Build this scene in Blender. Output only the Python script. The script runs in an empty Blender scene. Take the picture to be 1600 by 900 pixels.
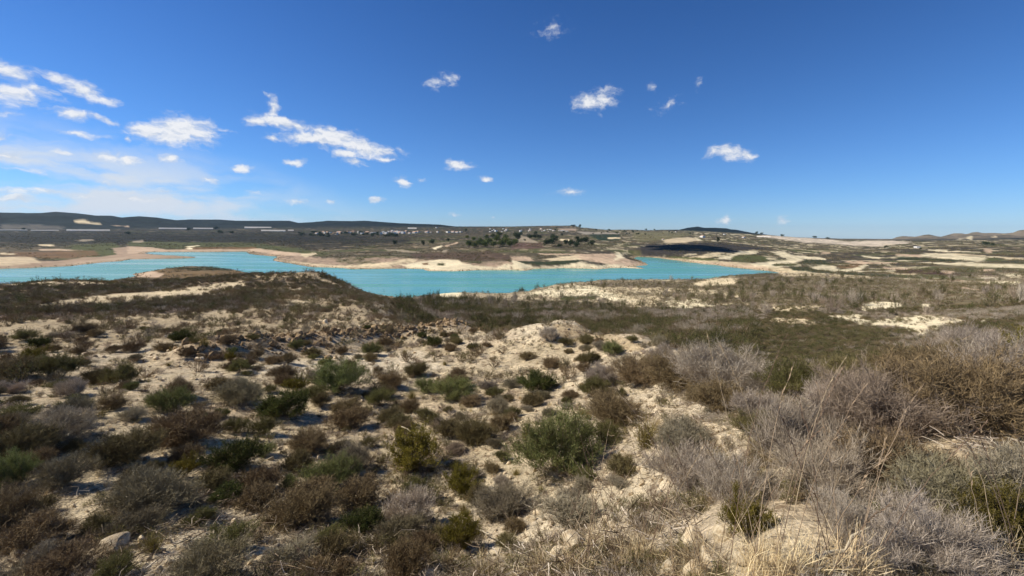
import bpy, math, random
import numpy as np
from mathutils import Matrix, Vector

random.seed(7)
rng = np.random.default_rng(7)
sc = bpy.context.scene
COL = sc.collection

# ---------------------------------------------------------------- camera
W, H, F = 1600.0, 900.0, 671.0          # photograph size, focal length in its pixels
PITCH, ROLL, CAMZ = math.radians(7.55), math.radians(0.45), 40.0
CAMROT = (Matrix.Rotation(math.pi / 2 - PITCH, 4, 'X') @ Matrix.Rotation(ROLL, 4, 'Z'))
cam_data = bpy.data.cameras.new("camera")
cam = bpy.data.objects.new("camera", cam_data)
COL.objects.link(cam)
cam.matrix_world = Matrix.Translation((0, 0, CAMZ)) @ CAMROT
cam_data.sensor_width = 36.0
cam_data.lens = 36.0 * F / W
cam_data.clip_start = 0.05
cam_data.clip_end = 60000
sc.camera = cam

# ---------------------------------------------------------------- light
SUN_AZ, SUN_EL = math.radians(-84), math.radians(41)      # azimuth from +Y towards +X
SUN_DIR = Vector((math.sin(SUN_AZ) * math.cos(SUN_EL), math.cos(SUN_AZ) * math.cos(SUN_EL), math.sin(SUN_EL)))
sun_data = bpy.data.lights.new("sun", 'SUN')
sun_data.energy = 4.9
sun_data.angle = math.radians(0.55)
sun_data.color = (1.0, 0.935, 0.82)
sun = bpy.data.objects.new("sun", sun_data)
COL.objects.link(sun)
sun.rotation_euler = (-SUN_DIR).to_track_quat('-Z', 'Y').to_euler()
SKY_STRENGTH = 0.069
EXPOSURE = 0.30
HAZE_DENSITY = 2.3e-5
sc.view_settings.view_transform = 'Standard'
sc.view_settings.look = 'None'
sc.view_settings.exposure = EXPOSURE
sc.view_settings.gamma = 1.0
sc.view_settings.use_curve_mapping = False
sc.cycles.max_bounces = 5
sc.cycles.diffuse_bounces = 2
sc.cycles.glossy_bounces = 2
sc.cycles.transparent_max_bounces = 6
sc.cycles.volume_bounces = 1
sc.cycles.use_denoising = True
sc.cycles.use_adaptive_sampling = True
sc.cycles.adaptive_threshold = 0.02
sc.cycles.sample_clamp_indirect = 4.0

# ---------------------------------------------------------------- pixel <-> world helpers
CR = np.array(CAMROT.to_3x3())


def ray(px, py):
    px = np.asarray(px, float); py = np.asarray(py, float)
    d = np.stack([(px - W / 2) / F, -(py - H / 2) / F, -np.ones_like(px)], -1) @ CR.T
    return d / np.linalg.norm(d, axis=-1, keepdims=True)


def azel(px, py):
    d = ray(px, py)
    return np.arctan2(d[..., 0], d[..., 1]), d[..., 2] / np.hypot(d[..., 0], d[..., 1])


def project(x, y, z):
    v = np.stack([x, y, z - CAMZ], -1) @ CR
    w = np.where(-v[..., 2] > 1e-3, -v[..., 2], np.nan)
    return W / 2 + F * v[..., 0] / w, H / 2 - F * v[..., 1] / w


def lin(c, k=1.0):
    c = np.asarray(c, float) / 255.0
    return tuple(np.where(c <= 0.04045, c / 12.92, ((c + 0.055) / 1.055) ** 2.4) * k)


# ---------------------------------------------------------------- numpy noise
def _hash(ix, iy, seed):
    h = (ix.astype(np.int64) * 374761393 + iy.astype(np.int64) * 668265263 + seed * 1442695041) & 0xFFFFFFFF
    h = ((h ^ (h >> 13)) * 1274126177) & 0xFFFFFFFF
    h = ((h ^ (h >> 16)) * 2246822519) & 0xFFFFFFFF
    return ((h ^ (h >> 15)) & 0xFFFFFF) / float(0xFFFFFF)


def vnoise(x, y, seed=0):
    ix = np.floor(x); iy = np.floor(y)
    fx = x - ix; fy = y - iy
    fx = fx * fx * (3 - 2 * fx); fy = fy * fy * (3 - 2 * fy)
    a = _hash(ix, iy, seed); b = _hash(ix + 1, iy, seed)
    c = _hash(ix, iy + 1, seed); d = _hash(ix + 1, iy + 1, seed)
    return (a * (1 - fx) + b * fx) * (1 - fy) + (c * (1 - fx) + d * fx) * fy


def fbm(x, y, octaves=4, seed=0, gain=0.5):
    s = 0; a = 1; t = 0
    for k in range(octaves):
        s = s + a * vnoise(x * 2 ** k + 17.3 * k, y * 2 ** k - 9.1 * k, seed + k)
        t += a; a *= gain
    return s / t


def sstep(a, b, x):
    t = np.clip((x - a) / (b - a), 0, 1)
    return t * t * (3 - 2 * t)


# ---------------------------------------------------------------- world: sky and clouds
class NT:
    """tiny helper to write node trees"""
    def __init__(self, tree):
        self.t = tree; self.n = tree.nodes; self.l = tree.links

    def new(self, typ, **kw):
        n = self.n.new(typ)
        for k, v in kw.items():
            setattr(n, k, v)
        return n

    def put(self, sock, v):
        if hasattr(v, 'is_output') or hasattr(v, 'links'):
            self.l.new(v, sock)
        else:
            sock.default_value = v

    def math(self, op, a, b=None, c=None, clamp=False):
        n = self.new('ShaderNodeMath', operation=op, use_clamp=clamp)
        self.put(n.inputs[0], a)
        if b is not None: self.put(n.inputs[1], b)
        if c is not None: self.put(n.inputs[2], c)
        return n.outputs[0]

    def vmath(self, op, a, b=None, out=0):
        n = self.new('ShaderNodeVectorMath', operation=op)
        self.put(n.inputs[0], a)
        if b is not None: self.put(n.inputs[1], b)
        return n.outputs[out]

    def mixc(self, f, a, b, mode='MIX'):
        n = self.new('ShaderNodeMix', data_type='RGBA', blend_type=mode)
        self.put(n.inputs[0], f); self.put(n.inputs[6], a); self.put(n.inputs[7], b)
        return n.outputs[2]

    def maprange(self, v, a, b, c=0.0, d=1.0, smooth=True):
        n = self.new('ShaderNodeMapRange', interpolation_type='SMOOTHSTEP' if smooth else 'LINEAR')
        self.put(n.inputs[0], v)
        for i, q in zip((1, 2, 3, 4), (a, b, c, d)):
            n.inputs[i].default_value = q
        return n.outputs[0]

    def noise(self, vec, scale, detail=4.0, rough=0.55, dist=0.0, dim='3D'):
        n = self.new('ShaderNodeTexNoise')
        n.noise_dimensions = dim
        if vec is not None: self.l.new(vec, n.inputs['Vector'])
        n.inputs['Scale'].default_value = scale
        n.inputs['Detail'].default_value = detail
        n.inputs['Roughness'].default_value = rough
        n.inputs['Distortion'].default_value = dist
        return n


def rgba(c):
    return (c[0], c[1], c[2], 1.0)


world = bpy.data.worlds.new("World")
sc.world = world
world.use_nodes = True
w = NT(world.node_tree)
w.n.clear()
sky = w.new('ShaderNodeTexSky', sky_type='NISHITA')
sky.sun_disc = False
sky.sun_elevation = SUN_EL
sky.sun_rotation = SUN_AZ % (2 * math.pi)
sky.altitude = 100.0
sky.air_density = 1.0
sky.dust_density = 0.0
sky.ozone_density = 4.0
geo = w.new('ShaderNodeNewGeometry')
# direction -> azimuth / elevation in radians, the sphere on which the clouds are laid
sep = w.new('ShaderNodeSeparateXYZ')
tc = w.new('ShaderNodeTexCoord')
w.l.new(tc.outputs['Generated'], sep.inputs[0])
az = w.math('ARCTAN2', sep.outputs[0], sep.outputs[1])
el = w.math('ARCSINE', sep.outputs[2])
comb = w.new('ShaderNodeCombineXYZ')
w.put(comb.inputs[0], az); w.put(comb.inputs[1], el)
wn = w.noise(comb.outputs[0], 11.0, 4, 0.65, 0.0, '2D')
warp = w.vmath('SUBTRACT', wn.outputs['Color'], (0.5, 0.5, 0.5))
warp = w.vmath('MULTIPLY', warp, (0.055, 0.028, 0.0))
pos = w.vmath('ADD', comb.outputs[0], warp)
# centre x, y, half width, half height (pixels of the photograph), tilt in degrees, density
CLOUDS = [
    (8, 112, 46, 13, 25, 1), (50, 140, 44, 9, 32, .8), (12, 145, 44, 17, 12, 1), (34, 162, 30, 6, 5, .8), (20, 181, 30, 5, 8, .45),
    (92, 123, 33, 8, 25, .9), (130, 144, 40, 12, 28, 1.1), (165, 157, 28, 7, 10, .9), (113, 178, 32, 8, 10, 1), (157, 188, 34, 6, 25, .8),
    (14, 216, 26, 6, 12, .9), (125, 209, 36, 5, 8, .8), (238, 205, 37, 13, 4, 1.15), (287, 203, 48, 19, 4, 1.3), (275, 216, 50, 12, 6, 1.2),
    (348, 202, 20, 4, 15, .5), (424, 154, 16, 5, 30, .6), (433, 172, 12, 14, -20, 1), (405, 188, 22, 8, 0, 1.1), (440, 191, 34, 9, 18, 1.15),
    (470, 200, 22, 7, 5, 1), (522, 217, 44, 15, 5, 1.25), (482, 215, 40, 9, 4, 1.1), (563, 230, 48, 12, 14, 1.2), (592, 238, 24, 7, 8, 1),
    (540, 242, 22, 6, 0, 1.1), (553, 254, 22, 5, 0, 1), (601, 250, 10, 4, 0, .9), (457, 253, 18, 6, 0, 1.1), (378, 264, 17, 6, 0, 1.1),
    (172, 242, 25, 8, 10, 1.1), (205, 248, 24, 6, 5, 1), (267, 251, 24, 6, 10, .85), (98, 239, 14, 4, 5, .7), (25, 246, 34, 5, 5, .8),
    (329, 281, 14, 5, 0, 1), (627, 284, 12, 6, 0, 1.1), (658, 284, 7, 4, 0, .6), (592, 313, 11, 5, 0, 1), (467, 315, 19, 4, 0, .8),
    (518, 314, 6, 3, 0, .7), (210, 311, 46, 4, 3, .8), (22, 300, 40, 5, 3, .7), (15, 311, 28, 5, 0, .8), (155, 286, 18, 4, 3, .55),
    (60, 298, 30, 4, 3, .8), (110, 306, 26, 4, 4, .7), (250, 300, 30, 4, 8, .55), (300, 318, 26, 3, 4, .5), (40, 270, 40, 5, 8, .5), (400, 300, 24, 4, 10, .4), (203, 219, 7, 3, 0, .9), (430, 216, 10, 4, 0, .9),
    (625, 235, 9, 9, 0, .45), (678, 131, 14, 9, -15, .7), (703, 124, 18, 10, 0, .7), (922, 160, 28, 12, 0, 1.05), (945, 156, 24, 15, -15, .9), (862, 45, 21, 12, 0, .5),
    (1022, 140, 7, 5, 0, .6), (1041, 165, 22, 7, -20, .5), (1088, 135, 9, 8, 0, .6), (1115, 240, 14, 8, 0, .8), (1135, 240, 22, 10, 0, 1), (1160, 243, 21, 8, 4, 1),
    (716, 258, 20, 8, 5, 1.15), (756, 280, 14, 5, 5, .9), (890, 302, 26, 4, 0, .65), (1138, 341, 17, 6, -15, .8), (1220, 345, 10, 9, -40, .65),
    (1368, 348, 8, 5, 0, .3), (714, 335, 8, 3, 0, .5), (773, 338, 6, 3, 0, .5),
]


def cloud_ellipses():
    out = []
    for cx, cy, wx, wy, rot, s in CLOUDS:
        a0, t0 = azel(cx, cy); e0 = math.atan(t0)
        a1, t1 = azel(cx + 1, cy); a2, t2 = azel(cx, cy - 1)
        ka = math.hypot(a1 - a0, math.atan(t1) - e0); ke = math.hypot(a2 - a0, math.atan(t2) - e0)
        skew = math.atan2(math.atan(t1) - e0, a1 - a0)
        out.append((float(a0), e0, wx * ka * 1.5, wy * ke * 1.75, -math.radians(rot) + skew, s))
    r = random.Random(3)
    for k in range(12):                       # the same fair-weather clouds go on all round
        a = r.uniform(math.radians(62), math.radians(298))
        if a > math.pi: a -= 2 * math.pi
        e = r.uniform(0.05, 0.55)
        out.append((a, e, r.uniform(.03, .1), r.uniform(.012, .03), r.uniform(-.4, .2), r.uniform(.7, 1.2)))
    return out


def cloud_field(position, ellipses):
    acc = None
    for a0, e0, sa, se, rot, s in ellipses:
        m = w.new('ShaderNodeMapping', vector_type='TEXTURE')
        if acc is None:
            w.l.new(position, m.inputs[0])
        else:                                  # chained, so that the shader needs only a short stack
            ch = w.new('ShaderNodeVectorMath', operation='MULTIPLY_ADD')
            w.l.new(acc, ch.inputs[0]); ch.inputs[1].default_value = (1e-7, 1e-7, 0); w.l.new(position, ch.inputs[2])
            w.l.new(ch.outputs[0], m.inputs[0])
        m.inputs['Location'].default_value = (a0, e0, 0)
        m.inputs['Rotation'].default_value = (0, 0, rot)
        m.inputs['Scale'].default_value = (sa, se, 1)
        ln = w.vmath('LENGTH', m.outputs[0], out=1)
        v = w.math('MULTIPLY_ADD', ln, -s, s)
        acc = v if acc is None else w.math('MAXIMUM', acc, v)
    return acc


ELL = cloud_ellipses()
acc = cloud_field(pos, ELL)
sc_pos = w.vmath('MULTIPLY', pos, (1.0, 1.9, 1.0))
cn = w.noise(sc_pos, 36.0, 6, 0.62, 0.0, '2D')
cn2 = w.noise(w.vmath('ADD', sc_pos, (0.0, 0.011, 0.0)), 36.0, 3, 0.55, 0.0, '2D')
dens = w.math('ADD', acc, w.math('MULTIPLY_ADD', cn.outputs['Fac'], 1.25, -0.72))
alpha = w.maprange(dens, 0.0, 0.85)
veil_n = w.noise(w.vmath('MULTIPLY', pos, (1.0, 4.0, 1.0)), 5.0, 4, 0.55, 0.0, '2D')
va, ve = azel(120, 300)
mv = w.new('ShaderNodeMapping', vector_type='TEXTURE')
w.l.new(pos, mv.inputs[0])
mv.inputs['Location'].default_value = (float(va), math.atan(float(ve)), 0)
mv.inputs['Rotation'].default_value = (0, 0, -0.12)
mv.inputs['Scale'].default_value = (0.55, 0.125, 1)
vl = w.maprange(w.vmath('LENGTH', mv.outputs[0], out=1), 1.0, 0.2)
veil = w.math('MULTIPLY', w.math('MULTIPLY', vl, w.maprange(veil_n.outputs['Fac'], 0.30, 0.62)), 1.0)
shade = w.maprange(w.math('ADD', w.math('MULTIPLY', dens, 0.5), w.math('SUBTRACT', cn.outputs['Fac'], w.math('MULTIPLY', cn2.outputs['Fac'], 0.9))), 0.0, 0.62)
cloud_col = w.mixc(shade, (0.60, 0.66, 0.76, 1), (0.92, 0.92, 0.93, 1))
CLOUD_GAIN = 1.0 / (SKY_STRENGTH * 2 ** EXPOSURE)
cloud_col = w.mixc(1.0, cloud_col, (CLOUD_GAIN, CLOUD_GAIN, CLOUD_GAIN, 1), 'MULTIPLY')
# the clear, dry air of the day gives a deeper blue than the sky model: graded by elevation, the same all round
ramp = w.new('ShaderNodeValToRGB')
w.l.new(w.maprange(el, 0.0, 1.0, 0.0, 1.0, False), ramp.inputs[0])
cr = ramp.color_ramp
cr.elements[0].position = 0.0; cr.elements[0].color = (.39, .545, .86, 1)
cr.elements[1].position = 0.49; cr.elements[1].color = (.195, .385, .65, 1)
e_ = cr.elements.new(0.235); e_.color = (.275, .475, .745, 1)
e_ = cr.elements.new(0.9); e_.color = (.17, .30, .46, 1)
e_ = cr.elements.new(0.08); e_.color = (.33, .52, .82, 1)
skyc = w.mixc(1.0, sky.outputs[0], ramp.outputs[0], 'MULTIPLY')
skyc = w.mixc(1.0, skyc, (1.82, 1.82, 1.82, 1), 'MULTIPLY')
up = w.math('GREATER_THAN', sep.outputs[2], 0.0)
veil_mixed = w.mixc(w.math('MULTIPLY', veil, up), skyc, tuple(q * CLOUD_GAIN * 0.85 for q in (0.80, 0.88, 1.0)) + (1,))
final = w.mixc(w.math('MULTIPLY', w.math('MULTIPLY', alpha, up), 0.93), veil_mixed, cloud_col)
bg = w.new('ShaderNodeBackground')
bg.inputs[1].default_value = SKY_STRENGTH
w.l.new(final, bg.inputs[0])
wo = w.new('ShaderNodeOutputWorld')
w.l.new(bg.outputs[0], wo.inputs[0])
world.cycles.sampling_method = 'MANUAL'
world.cycles.sample_map_resolution = 512


# ---------------------------------------------------------------- object helpers
def tag(o, label=None, cat=None, group=None, kind=None):
    if label: o['label'] = label
    if cat: o['category'] = cat
    if group: o['group'] = group
    if kind: o['kind'] = kind
    return o


def mesh_np(name, verts, faces, smooth=False):
    """faces: (n,4) or (n,3) int array"""
    me = bpy.data.meshes.new(name)
    verts = np.asarray(verts, np.float32); faces = np.asarray(faces, np.int32)
    nf, k = faces.shape
    me.vertices.add(len(verts)); me.vertices.foreach_set('co', verts.ravel())
    me.loops.add(nf * k); me.loops.foreach_set('vertex_index', faces.ravel())
    me.polygons.add(nf)
    me.polygons.foreach_set('loop_start', np.arange(nf, dtype=np.int32) * k)
    me.polygons.foreach_set('use_smooth', np.full(nf, smooth))
    me.update(calc_edges=True)
    return me


def obj(name, me, mat=None, parent=None):
    o = bpy.data.objects.new(name, me)
    if mat and not me.materials: me.materials.append(mat)
    COL.objects.link(o)
    if parent: o.parent = parent
    return o


def empty(name, loc=(0, 0, 0), rz=0.0):
    o = bpy.data.objects.new(name, None)
    o.empty_display_size = 0.2
    COL.objects.link(o)
    o.location = loc; o.rotation_euler = (0, 0, rz)
    return o


def new_mat(name, rough=0.9, spec=0.15):
    m = bpy.data.materials.new(name)
    m.use_nodes = True
    t = NT(m.node_tree)
    b = m.node_tree.nodes['Principled BSDF']
    b.inputs['Roughness'].default_value = rough
    b.inputs['Specular IOR Level'].default_value = spec
    return m, t, b

# ================================================================ TERRAIN
# control points: column (pixel x) -> (pixel y, distance in metres); 'd' entries give the drop below the eye
CTRL = {
    -60: [(900, 6.2), (800, 8.2), (700, 11.5), (600, 19), (550, 27), (510, 40), (480, 60), (463, 95), ('d', 15, 160), ('d', 33, 320),
          (413, 640), (398, 900), (380, 1400), (366, 2200), (356, 3100), (333, 4600), (334, 7000)],
    100: [(900, 5.4), (800, 7.4), (700, 10.5), (600, 17.5), (550, 25), (510, 38), (480, 60), (455, 100), (446, 118), ('d', 18, 170), ('d', 36, 350),
          (409, 700), (395, 1000), (378, 1500), (364, 2300), (356, 3200), (331, 4600), (334, 7000)],
    190: [(850, 5.8), (650, 12), (530, 28), (480, 58), (447, 115), ('d', 26, 220), ('d', 37, 330), ('d', 38, 380), (352, 3300), (338, 4600)],
    280: [(900, 4.6), (800, 6.6), (700, 9.6), (600, 16), (550, 23.5), (510, 38), (480, 58), (450, 100), (438, 130), ('d', 21, 190), ('d', 35.5, 300), ('d', 35.6, 400),
          (387, 1050), (376, 1500), (363, 2300), (355, 3200), (344, 4500), (350, 7000)],
    400: [(850, 5.2), (650, 12), (560, 21), (520, 32), (480, 55), (450, 100), (431, 138), ('d', 20, 165), ('d', 37, 300),
          (392, 800), (377, 1300), (364, 2100), (356, 3000), (345, 4500)],
    500: [(900, 4.3), (700, 9.4), (600, 15.5), (550, 23), (520, 31), (490, 48), (455, 95), (434, 128), (427, 136), ('d', 22, 160), ('d', 38, 260),
          (402, 680), (385, 1000), (370, 1700), (358, 2700), (345, 4400), (350, 7000)],
    600: [(850, 4.8), (650, 11.5), (570, 19), (528, 29), (500, 42), (480, 62), (466, 95), ('d', 20, 125), ('d', 37, 230),
          (405, 620), (388, 900), (370, 1600), (360, 2400), (348, 4400)],
    700: [(900, 3.9), (800, 5.9), (700, 9.0), (600, 15.2), (550, 22), (515, 31), ('d', 13, 48), ('d', 18, 65), (495, 105), (480, 150), (466, 215),
          (408, 540), (392, 720), (375, 1200), (362, 2100), (352, 3600), (356, 6500)],
    800: [(850, 4.5), (650, 11), (570, 17.5), (520, 28), ('d', 13, 42), ('d', 19, 62), (505, 95), (485, 135), (470, 195),
          (410, 490), (395, 640), (382, 850), (371, 1300), (362, 2000), (353, 3400), (356, 6500)],
    900: [(900, 3.2), (800, 4.9), (700, 7.6), (600, 13.2), (550, 18.5), (515, 25), ('d', 13, 36), ('d', 18, 52), (515, 88), (490, 130), (465, 200), (453, 250),
          (409, 510), (398, 620), (385, 800), (370, 1300), (360, 2000), (352, 3000), (356, 6500)],
    1000: [(850, 3.5), (750, 5.4), (650, 8.8), (580, 13.5), (543, 19), ('d', 10.5, 28), ('d', 16, 42), (535, 72), (500, 110), (470, 170), (452, 250),
           (396, 720), (382, 950), (368, 1600), (360, 2800), (362, 6500)],
    1100: [(900, 2.5), (800, 3.7), (700, 5.5), (620, 9.0), (564, 15), ('d', 9, 22), ('d', 14, 36), (555, 60), (505, 105), (465, 190), (447, 280),
           (400, 680), (392, 780), (379, 1000), (370, 1500), (362, 2600), (359, 4200)],
    1240: [(900, 2.3), (800, 3.2), (700, 4.8), (640, 7.0), (605, 9.8), ('d', 7, 17), ('d', 12, 32), (575, 55), (520, 85), (480, 130), (458, 200), (440, 300),
           (412, 640), (398, 850), (384, 1300), (374, 2100), (370.5, 3600), (374, 7000)],
    1400: [(900, 2.6), (800, 3.4), (700, 4.8), (630, 6.8), (590, 9.0), ('d', 6, 18), ('d', 11, 36), (545, 68), (500, 110), (470, 170), (445, 270), (430, 390),
           (415, 560), (400, 800), (387, 1200), (378, 2000), (374, 3600), (376, 7000)],
    1520: [(850, 3.1), (700, 4.6), (610, 6.6), (572, 8.4), ('d', 4.2, 20), ('d', 9, 45), (500, 95), (470, 150), (450, 230), (430, 370), (415, 520), (400, 760),
           (388, 1100), (378, 2000), (362, 4800)],
    1660: [(900, 3.3), (800, 4.0), (700, 5.2), (600, 7.0), (560, 8.6), ('d', 3.4, 20), ('d', 8, 45), (495, 95), (470, 150), (450, 230), (430, 370), (415, 520),
           (400, 760), (388, 1100), (380, 2000), (362, 4600), (366, 7000)],
}
cu, cv, cs = [], [], []
for px, lst in CTRL.items():
    for e in lst:
        if e[0] == 'd':
            a, _ = azel(px, 500); r_ = e[2]; s_ = -e[1] / r_
        else:
            a, s_ = azel(px, e[0]); r_ = e[1]
        cu.append(float(a) * 2.2); cv.append(math.log(r_)); cs.append(float(s_))
for a in (-0.9, -0.3, 0.3, 0.9):
    cu.append(a * 2.2); cv.append(math.log(1.0)); cs.append(-1.68)
cu = np.array(cu); cv = np.array(cv); cs = np.array(cs)


def tps(r2):
    return 0.5 * r2 * np.log(r2 + 1e-9)


n_ = len(cu)
K = tps((cu[:, None] - cu) ** 2 + (cv[:, None] - cv) ** 2) + np.eye(n_) * 1e-4
P = np.stack([np.ones(n_), cu, cv], 1)
A = np.zeros((n_ + 3, n_ + 3)); A[:n_, :n_] = K; A[:n_, n_:] = P; A[n_:, :n_] = P.T
coef = np.linalg.solve(A, np.concatenate([cs, np.zeros(3)]))

# log-polar grid of the ground sheet
AZ_F = math.radians(80)
az_front = np.linspace(-AZ_F, AZ_F, 980)
az_back = np.linspace(AZ_F, 2 * math.pi - AZ_F, 60)[1:-1]
AZG = np.concatenate([az_front, az_back])
lr = [math.log(0.9)]
while lr[-1] < math.log(9500):
    r_ = math.exp(lr[-1])
    lr.append(lr[-1] + (0.0105 if r_ < 60 else 0.0125 if r_ < 1500 else 0.02))
LR = np.array(lr)
azs = np.where(AZG > math.pi, AZG - 2 * math.pi, AZG)
# coarse evaluation + cubic-free bilinear refinement
ca = np.linspace(-math.radians(58), math.radians(58), 240); cl = np.linspace(LR[0], LR[-1], 330)
GA, GL = np.meshgrid(ca, cl)
flat_u = GA.ravel() * 2.2; flat_v = GL.ravel()
S = np.zeros(len(flat_u))
for i in range(0, len(S), 20000):
    u_ = flat_u[i:i + 20000, None]; v_ = flat_v[i:i + 20000, None]
    S[i:i + 20000] = tps((u_ - cu) ** 2 + (v_ - cv) ** 2) @ coef[:n_] + coef[n_] + coef[n_ + 1] * u_[:, 0] + coef[n_ + 2] * v_[:, 0]
S = S.reshape(GA.shape)


def bil(G, xs, ys, x, y):
    fx = np.clip((x - xs[0]) / (xs[-1] - xs[0]) * (len(xs) - 1), 0, len(xs) - 1.001)
    fy = np.clip((y - ys[0]) / (ys[-1] - ys[0]) * (len(ys) - 1), 0, len(ys) - 1.001)
    ix = fx.astype(int); iy = fy.astype(int); fx = fx - ix; fy = fy - iy
    return (G[iy, ix] * (1 - fx) + G[iy, ix + 1] * fx) * (1 - fy) + (G[iy + 1, ix] * (1 - fx) + G[iy + 1, ix + 1] * fx) * fy


smean = S.mean(1)
# exact skyline of the far ranges (pixel x, pixel y)
SKYL = [(-100, 333), (0, 332), (40, 333), (60, 333), (87, 331), (120, 333), (150, 337), (175, 337), (190, 340), (217, 338), (245, 340), (275, 344), (300, 343), (337, 343),
        (370, 345), (437, 345), (452, 345), (467, 348.5), (490, 347), (512, 345), (545, 345.5), (570, 345), (600, 347), (625, 349), (660, 350), (687, 351), (712, 354), (755, 354),
        (800, 354), (850, 353), (897, 352.5), (907, 355.5), (925, 357), (950, 359.5), (965, 359), (987, 359), (1010, 360), (1035, 359), (1062, 359), (1075, 356), (1090, 354), (1100, 356),
        (1118, 356), (1135, 357), (1142, 358.5), (1150, 359), (1175, 364), (1200, 367), (1220, 369), (1245, 371), (1312, 373), (1395, 373.5), (1400, 371), (1410, 369), (1430, 370),
        (1445, 367), (1452, 366.5), (1462, 369), (1470, 370), (1480, 367.5), (1490, 364.5), (1500, 364.5), (1511, 366), (1518, 363.5), (1526, 362.5), (1536, 364.5), (1550, 364),
        (1570, 365), (1582, 364), (1592, 360), (1605, 358.5), (1700, 362)]
sk_az, sk_t = azel([p[0] for p in SKYL], [p[1] for p in SKYL])
# small craggy relief so the line of the hills is not smooth
RANGE_R = 4600.0


def base_height(x, y):
    r = np.hypot(x, y); a = np.arctan2(x, y); L = np.log(np.maximum(r, 0.9))
    s = bil(S, ca, cl, np.clip(a, ca[0], ca[-1]), L)
    sm = np.interp(L, cl, smean)
    k = sstep(math.radians(60), math.radians(150), np.abs(a))
    s = s * (1 - k) + sm * k
    # far range: crest follows the skyline, falling away behind
    t = np.interp(a, sk_az, sk_t)
    near = np.exp(-((L - math.log(RANGE_R)) / 0.16) ** 2)
    cap = t - 0.0006
    s = np.where(r > 1800, np.minimum(s, cap - 0.0 * L), s)
    s = np.where(r > 3000, s * (1 - near) + np.maximum(s, t) * near * 0 + t * near + 0 * s, s)
    return CAMZ + s * r


# ---------------------------------------------------------------- the lake outline
LAKE_PX = [(-260, 428), (-100, 424), (0, 420), (40, 419), (110, 416), (150, 411), (190, 408), (205, 405.3), (250, 404.5), (285, 404), (309, 402.8), (300, 401), (275, 400), (240, 397.5),
           (227, 395.5), (236, 393.8), (300, 393.8), (345, 393.8), (385, 392.8), (388, 396), (402, 398.5), (432, 401), (427, 407), (446, 411), (465, 413.5), (485, 417), (507, 418),
           (530, 419), (550, 420.8), (612, 420), (640, 420), (660, 420.5), (672, 423.5), (712, 424), (750, 422), (800, 422), (822, 422.8), (836, 420), (887, 419), (915, 419.5),
           (935, 421), (955, 419), (975, 418.5), (997, 419.8), (1010, 420.3), (1004, 418.4), (985, 417), (1013, 414), (1009, 410.5), (1000, 407), (990, 404), (996, 401.3), (1010, 401.6), (1028, 403),
           (1050, 406), (1080, 410), (1112, 413.3), (1130, 416), (1150, 418.3), (1175, 421), (1200, 422.8), (1215, 426), (1230, 431), (1222, 432.5), (1190, 434.5), (1150, 436), (1120, 437),
           (1100, 439), (1080, 442.5), (1040, 444), (1005, 443), (960, 444), (925, 444), (900, 446), (887, 446.5), (860, 449), (842, 453), (822, 458), (800, 464), (775, 467.5), (745, 464),
           (720, 461), (700, 459.5), (682, 462), (660, 464), (640, 465), (600, 462), (560, 455), (500, 446), (450, 440), (420, 436), (398, 432), (385, 430.5), (380, 425), (366, 421.5),
           (340, 419.5), (300, 419.5), (275, 420), (240, 424), (222, 425.5), (205, 428.5), (212, 432), (195, 435), (160, 440), (100, 450), (0, 462), (-100, 474), (-260, 490)]
d_ = ray([p[0] for p in LAKE_PX], [p[1] for p in LAKE_PX])
LAKE = (d_[:, :2] / -d_[:, 2:3] * CAMZ)


def poly_sdf(x, y, poly):
    """signed distance, positive outside"""
    px = poly[:, 0]; py = poly[:, 1]; qx = np.roll(px, -1); qy = np.roll(py, -1)
    best = np.full(x.shape, 1e18); inside = np.zeros(x.shape, bool)
    for ax, ay, bx, by in zip(px, py, qx, qy):
        ex, ey = bx - ax, by - ay
        t = np.clip(((x - ax) * ex + (y - ay) * ey) / (ex * ex + ey * ey + 1e-12), 0, 1)
        best = np.minimum(best, (x - ax - t * ex) ** 2 + (y - ay - t * ey) ** 2)
        c = ((ay > y) != (by > y))
        if ey != 0:
            inside ^= c & (x < (bx - ax) * (y - ay) / ey + ax)
    return np.sqrt(best) * np.where(inside, -1, 1)


XG = np.exp(LR)[:, None] * np.sin(azs)[None, :]
YG = np.exp(LR)[:, None] * np.cos(azs)[None, :]
RG = np.hypot(XG, YG)
ZG = base_height(XG, YG)
near_lake = (RG > 90) & (RG < 2500) & (YG > -50)
sd = np.full(RG.shape, 1e4)
sdn = poly_sdf(XG[near_lake] + (fbm(XG[near_lake] / 14, YG[near_lake] / 14, 3, 91) - .5) * 5, YG[near_lake] + (fbm(XG[near_lake] / 14, YG[near_lake] / 14, 3, 92) - .5) * 9, LAKE)
sd[near_lake] = sdn
SD = sd
# relief at every scale
amp = np.clip(RG * 0.011, 0.02, 22)
relief = (fbm(XG / 3.1, YG / 3.1, 4, 5) - .5) * 0.42 * sstep(3, 14, RG)
relief += (fbm(XG / 22, YG / 22, 4, 6) - .5) * 2.2 * sstep(30, 140, RG)
relief += (fbm(XG / 120, YG / 90, 4, 8) - .5) * 7.0 * sstep(350, 900, RG) * (1 - sstep(3000, 4200, RG))
relief += (fbm(XG / 300, YG / 260, 5, 9, .55) - .5) * 46 * sstep(3000, 4000, RG)
ridged = 1 - np.abs(2 * fbm(XG / 260, YG / 420, 4, 12) - 1)
relief += (ridged - .8) * 55 * sstep(3000, 3900, RG) * (1 - sstep(4200, 4600, RG))
lump = (fbm(XG / 0.5, YG / 0.5, 3, 31) - .5) * 0.11 * (1 - sstep(25, 50, RG))
relief += lump * sstep(1.5, 3, RG)
ZG = ZG + relief
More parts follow.
